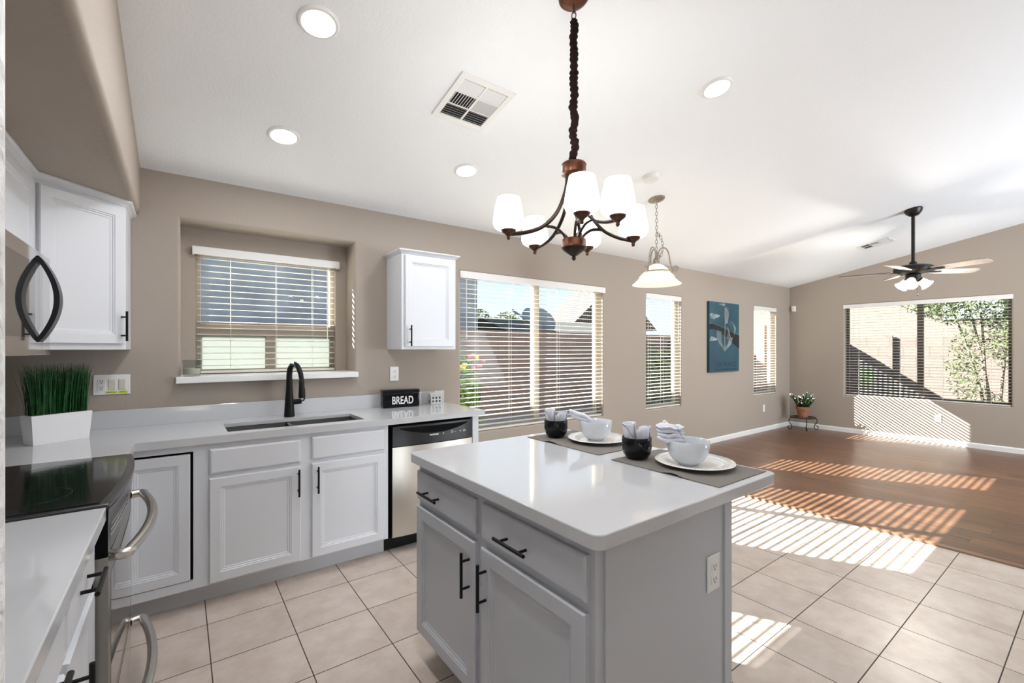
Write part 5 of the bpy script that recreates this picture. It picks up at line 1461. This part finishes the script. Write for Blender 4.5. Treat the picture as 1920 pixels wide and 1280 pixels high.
# slender tree in front of the pink wall
tx_, ty_ = 11.2, 1.25
r = thing('garden_tree', 'slender multi-stem green tree against the sunlit pink yard wall', 'tree', (tx_, ty_, -.12))
for k, (dx, dy, lean) in enumerate(((0, 0, (.05, .25)), (.05, -.08, (-.1, -.35)), (-.05, .08, (.1, .08)), (.03, -.03, (0, -.12)), (0, .05, (.15, .4)))):
    p = spline([(tx_ + dx, ty_ + dy, -.12), (tx_ + dx + lean[0] * .3, ty_ + dy + lean[1] * .35, .7), (tx_ + dx + lean[0], ty_ + dy + lean[1] * .9, 1.6), (tx_ + dx + lean[0] * 1.5, ty_ + dy + lean[1] * 1.7, 2.6)], 5)
    MB().tube(p, .02, 7, radii=[.028 - .018 * i / len(p) for i in range(len(p))]).build('stem', M['bark'], r, smooth=True)
foliage([(tx_, ty_ + .1, 2.3, .55, 1.0, .55), (tx_, ty_ - .3, 1.6, .4, .5, .6), (tx_ - .1, ty_ + .35, 1.1, .25, .25, .7), (tx_, ty_ + .15, .35, .25, .3, .35), (tx_, ty_ + .75, 2.25, .3, .5, .3)], 11000, .045, M['leafA'], 'foliage', r, 3, droop=.6, slim=.20)
r = thing('garden_shrub', 'dark shrub at the right of the far window view', 'shrub', (11.1, -.25, -.12))
MB().tube([(11.1, -.25, -.12), (11.1, -.2, 1.2)], .02, 7).build('stem', M['bark'], r)
foliage([(11.1, -.25, 1.3, .45, .45, .6), (11.1, -.3, 2.2, .5, .6, .7)], 2200, .06, M['leafA'], 'foliage', r, 5, droop=.4, slim=.25)
r = thing('garden_shrub', 'small bright yellow-green shrub in the shaded corner of the far window view', 'shrub', (10.9, 2.95, -.12))
MB().tube([(10.9, 2.95, -.12), (10.9, 2.95, .7)], .012, 6).build('stem', M['bark'], r)
foliage([(10.9, 2.95, .82, .14, .14, .2)], 220, .05, M['leafB'], 'foliage', r, 6)
r = thing('flowering_shrub', 'green shrub with yellow and pink flowers outside the widest window', 'shrub', (2.93, 5.1, -.12))
MB().tube([(2.93, 5.1, -.12), (2.93, 5.1, .8)], .02, 6).build('stem', M['bark'], r)
foliage([(2.93, 5.1, .6, .27, .3, .72)], 2600, .045, M['leafB'], 'foliage', r, 8)
rnd = random.Random(4)
for m_, nm in ((M['flower_y'], 'yellow_blossoms'), (M['flower_p'], 'pink_blossoms')):
    mb = MB()
    for i in range(6): mb.sphere((2.93 + rnd.uniform(-.2, .2), 4.9 + rnd.uniform(-.15, .1), 1.18 + rnd.uniform(-.08, .13)), .026, 7)
    mb.build(nm, m_, r)
r = thing('hedge', 'green hedge outside the narrow window beside the pendant', 'hedge', (8.9, 6.2, -.12))
MB().tube([(8.9, 6.2, -.12), (8.9, 6.2, 1.0)], .03, 6).build('stem', M['bark'], r)
foliage([(8.3, 6.2, .7, .8, .4, .8), (9.5, 6.3, .7, .8, .4, .75)], 4200, .05, M['leafA'], 'foliage', r, 9)
for k, (x, y, h, lb) in enumerate(((15.6, 25.2, 1.3, 'distant green tree above the tiled roof, left one'), (19.2, 26.5, 1.2, 'distant green tree above the tiled roof, beside the dish'))):
    r = thing('distant_tree', lb, 'tree', (x, y, -.12))
    MB().tube([(x, y, -.12), (x, y, 3)], .12, 7).build('trunk', M['bark'], r)
    foliage([(x, y, 3.0, h, h * .8, 1.1)], 900, .16, M['leafA'], 'foliage', r, 20 + k)
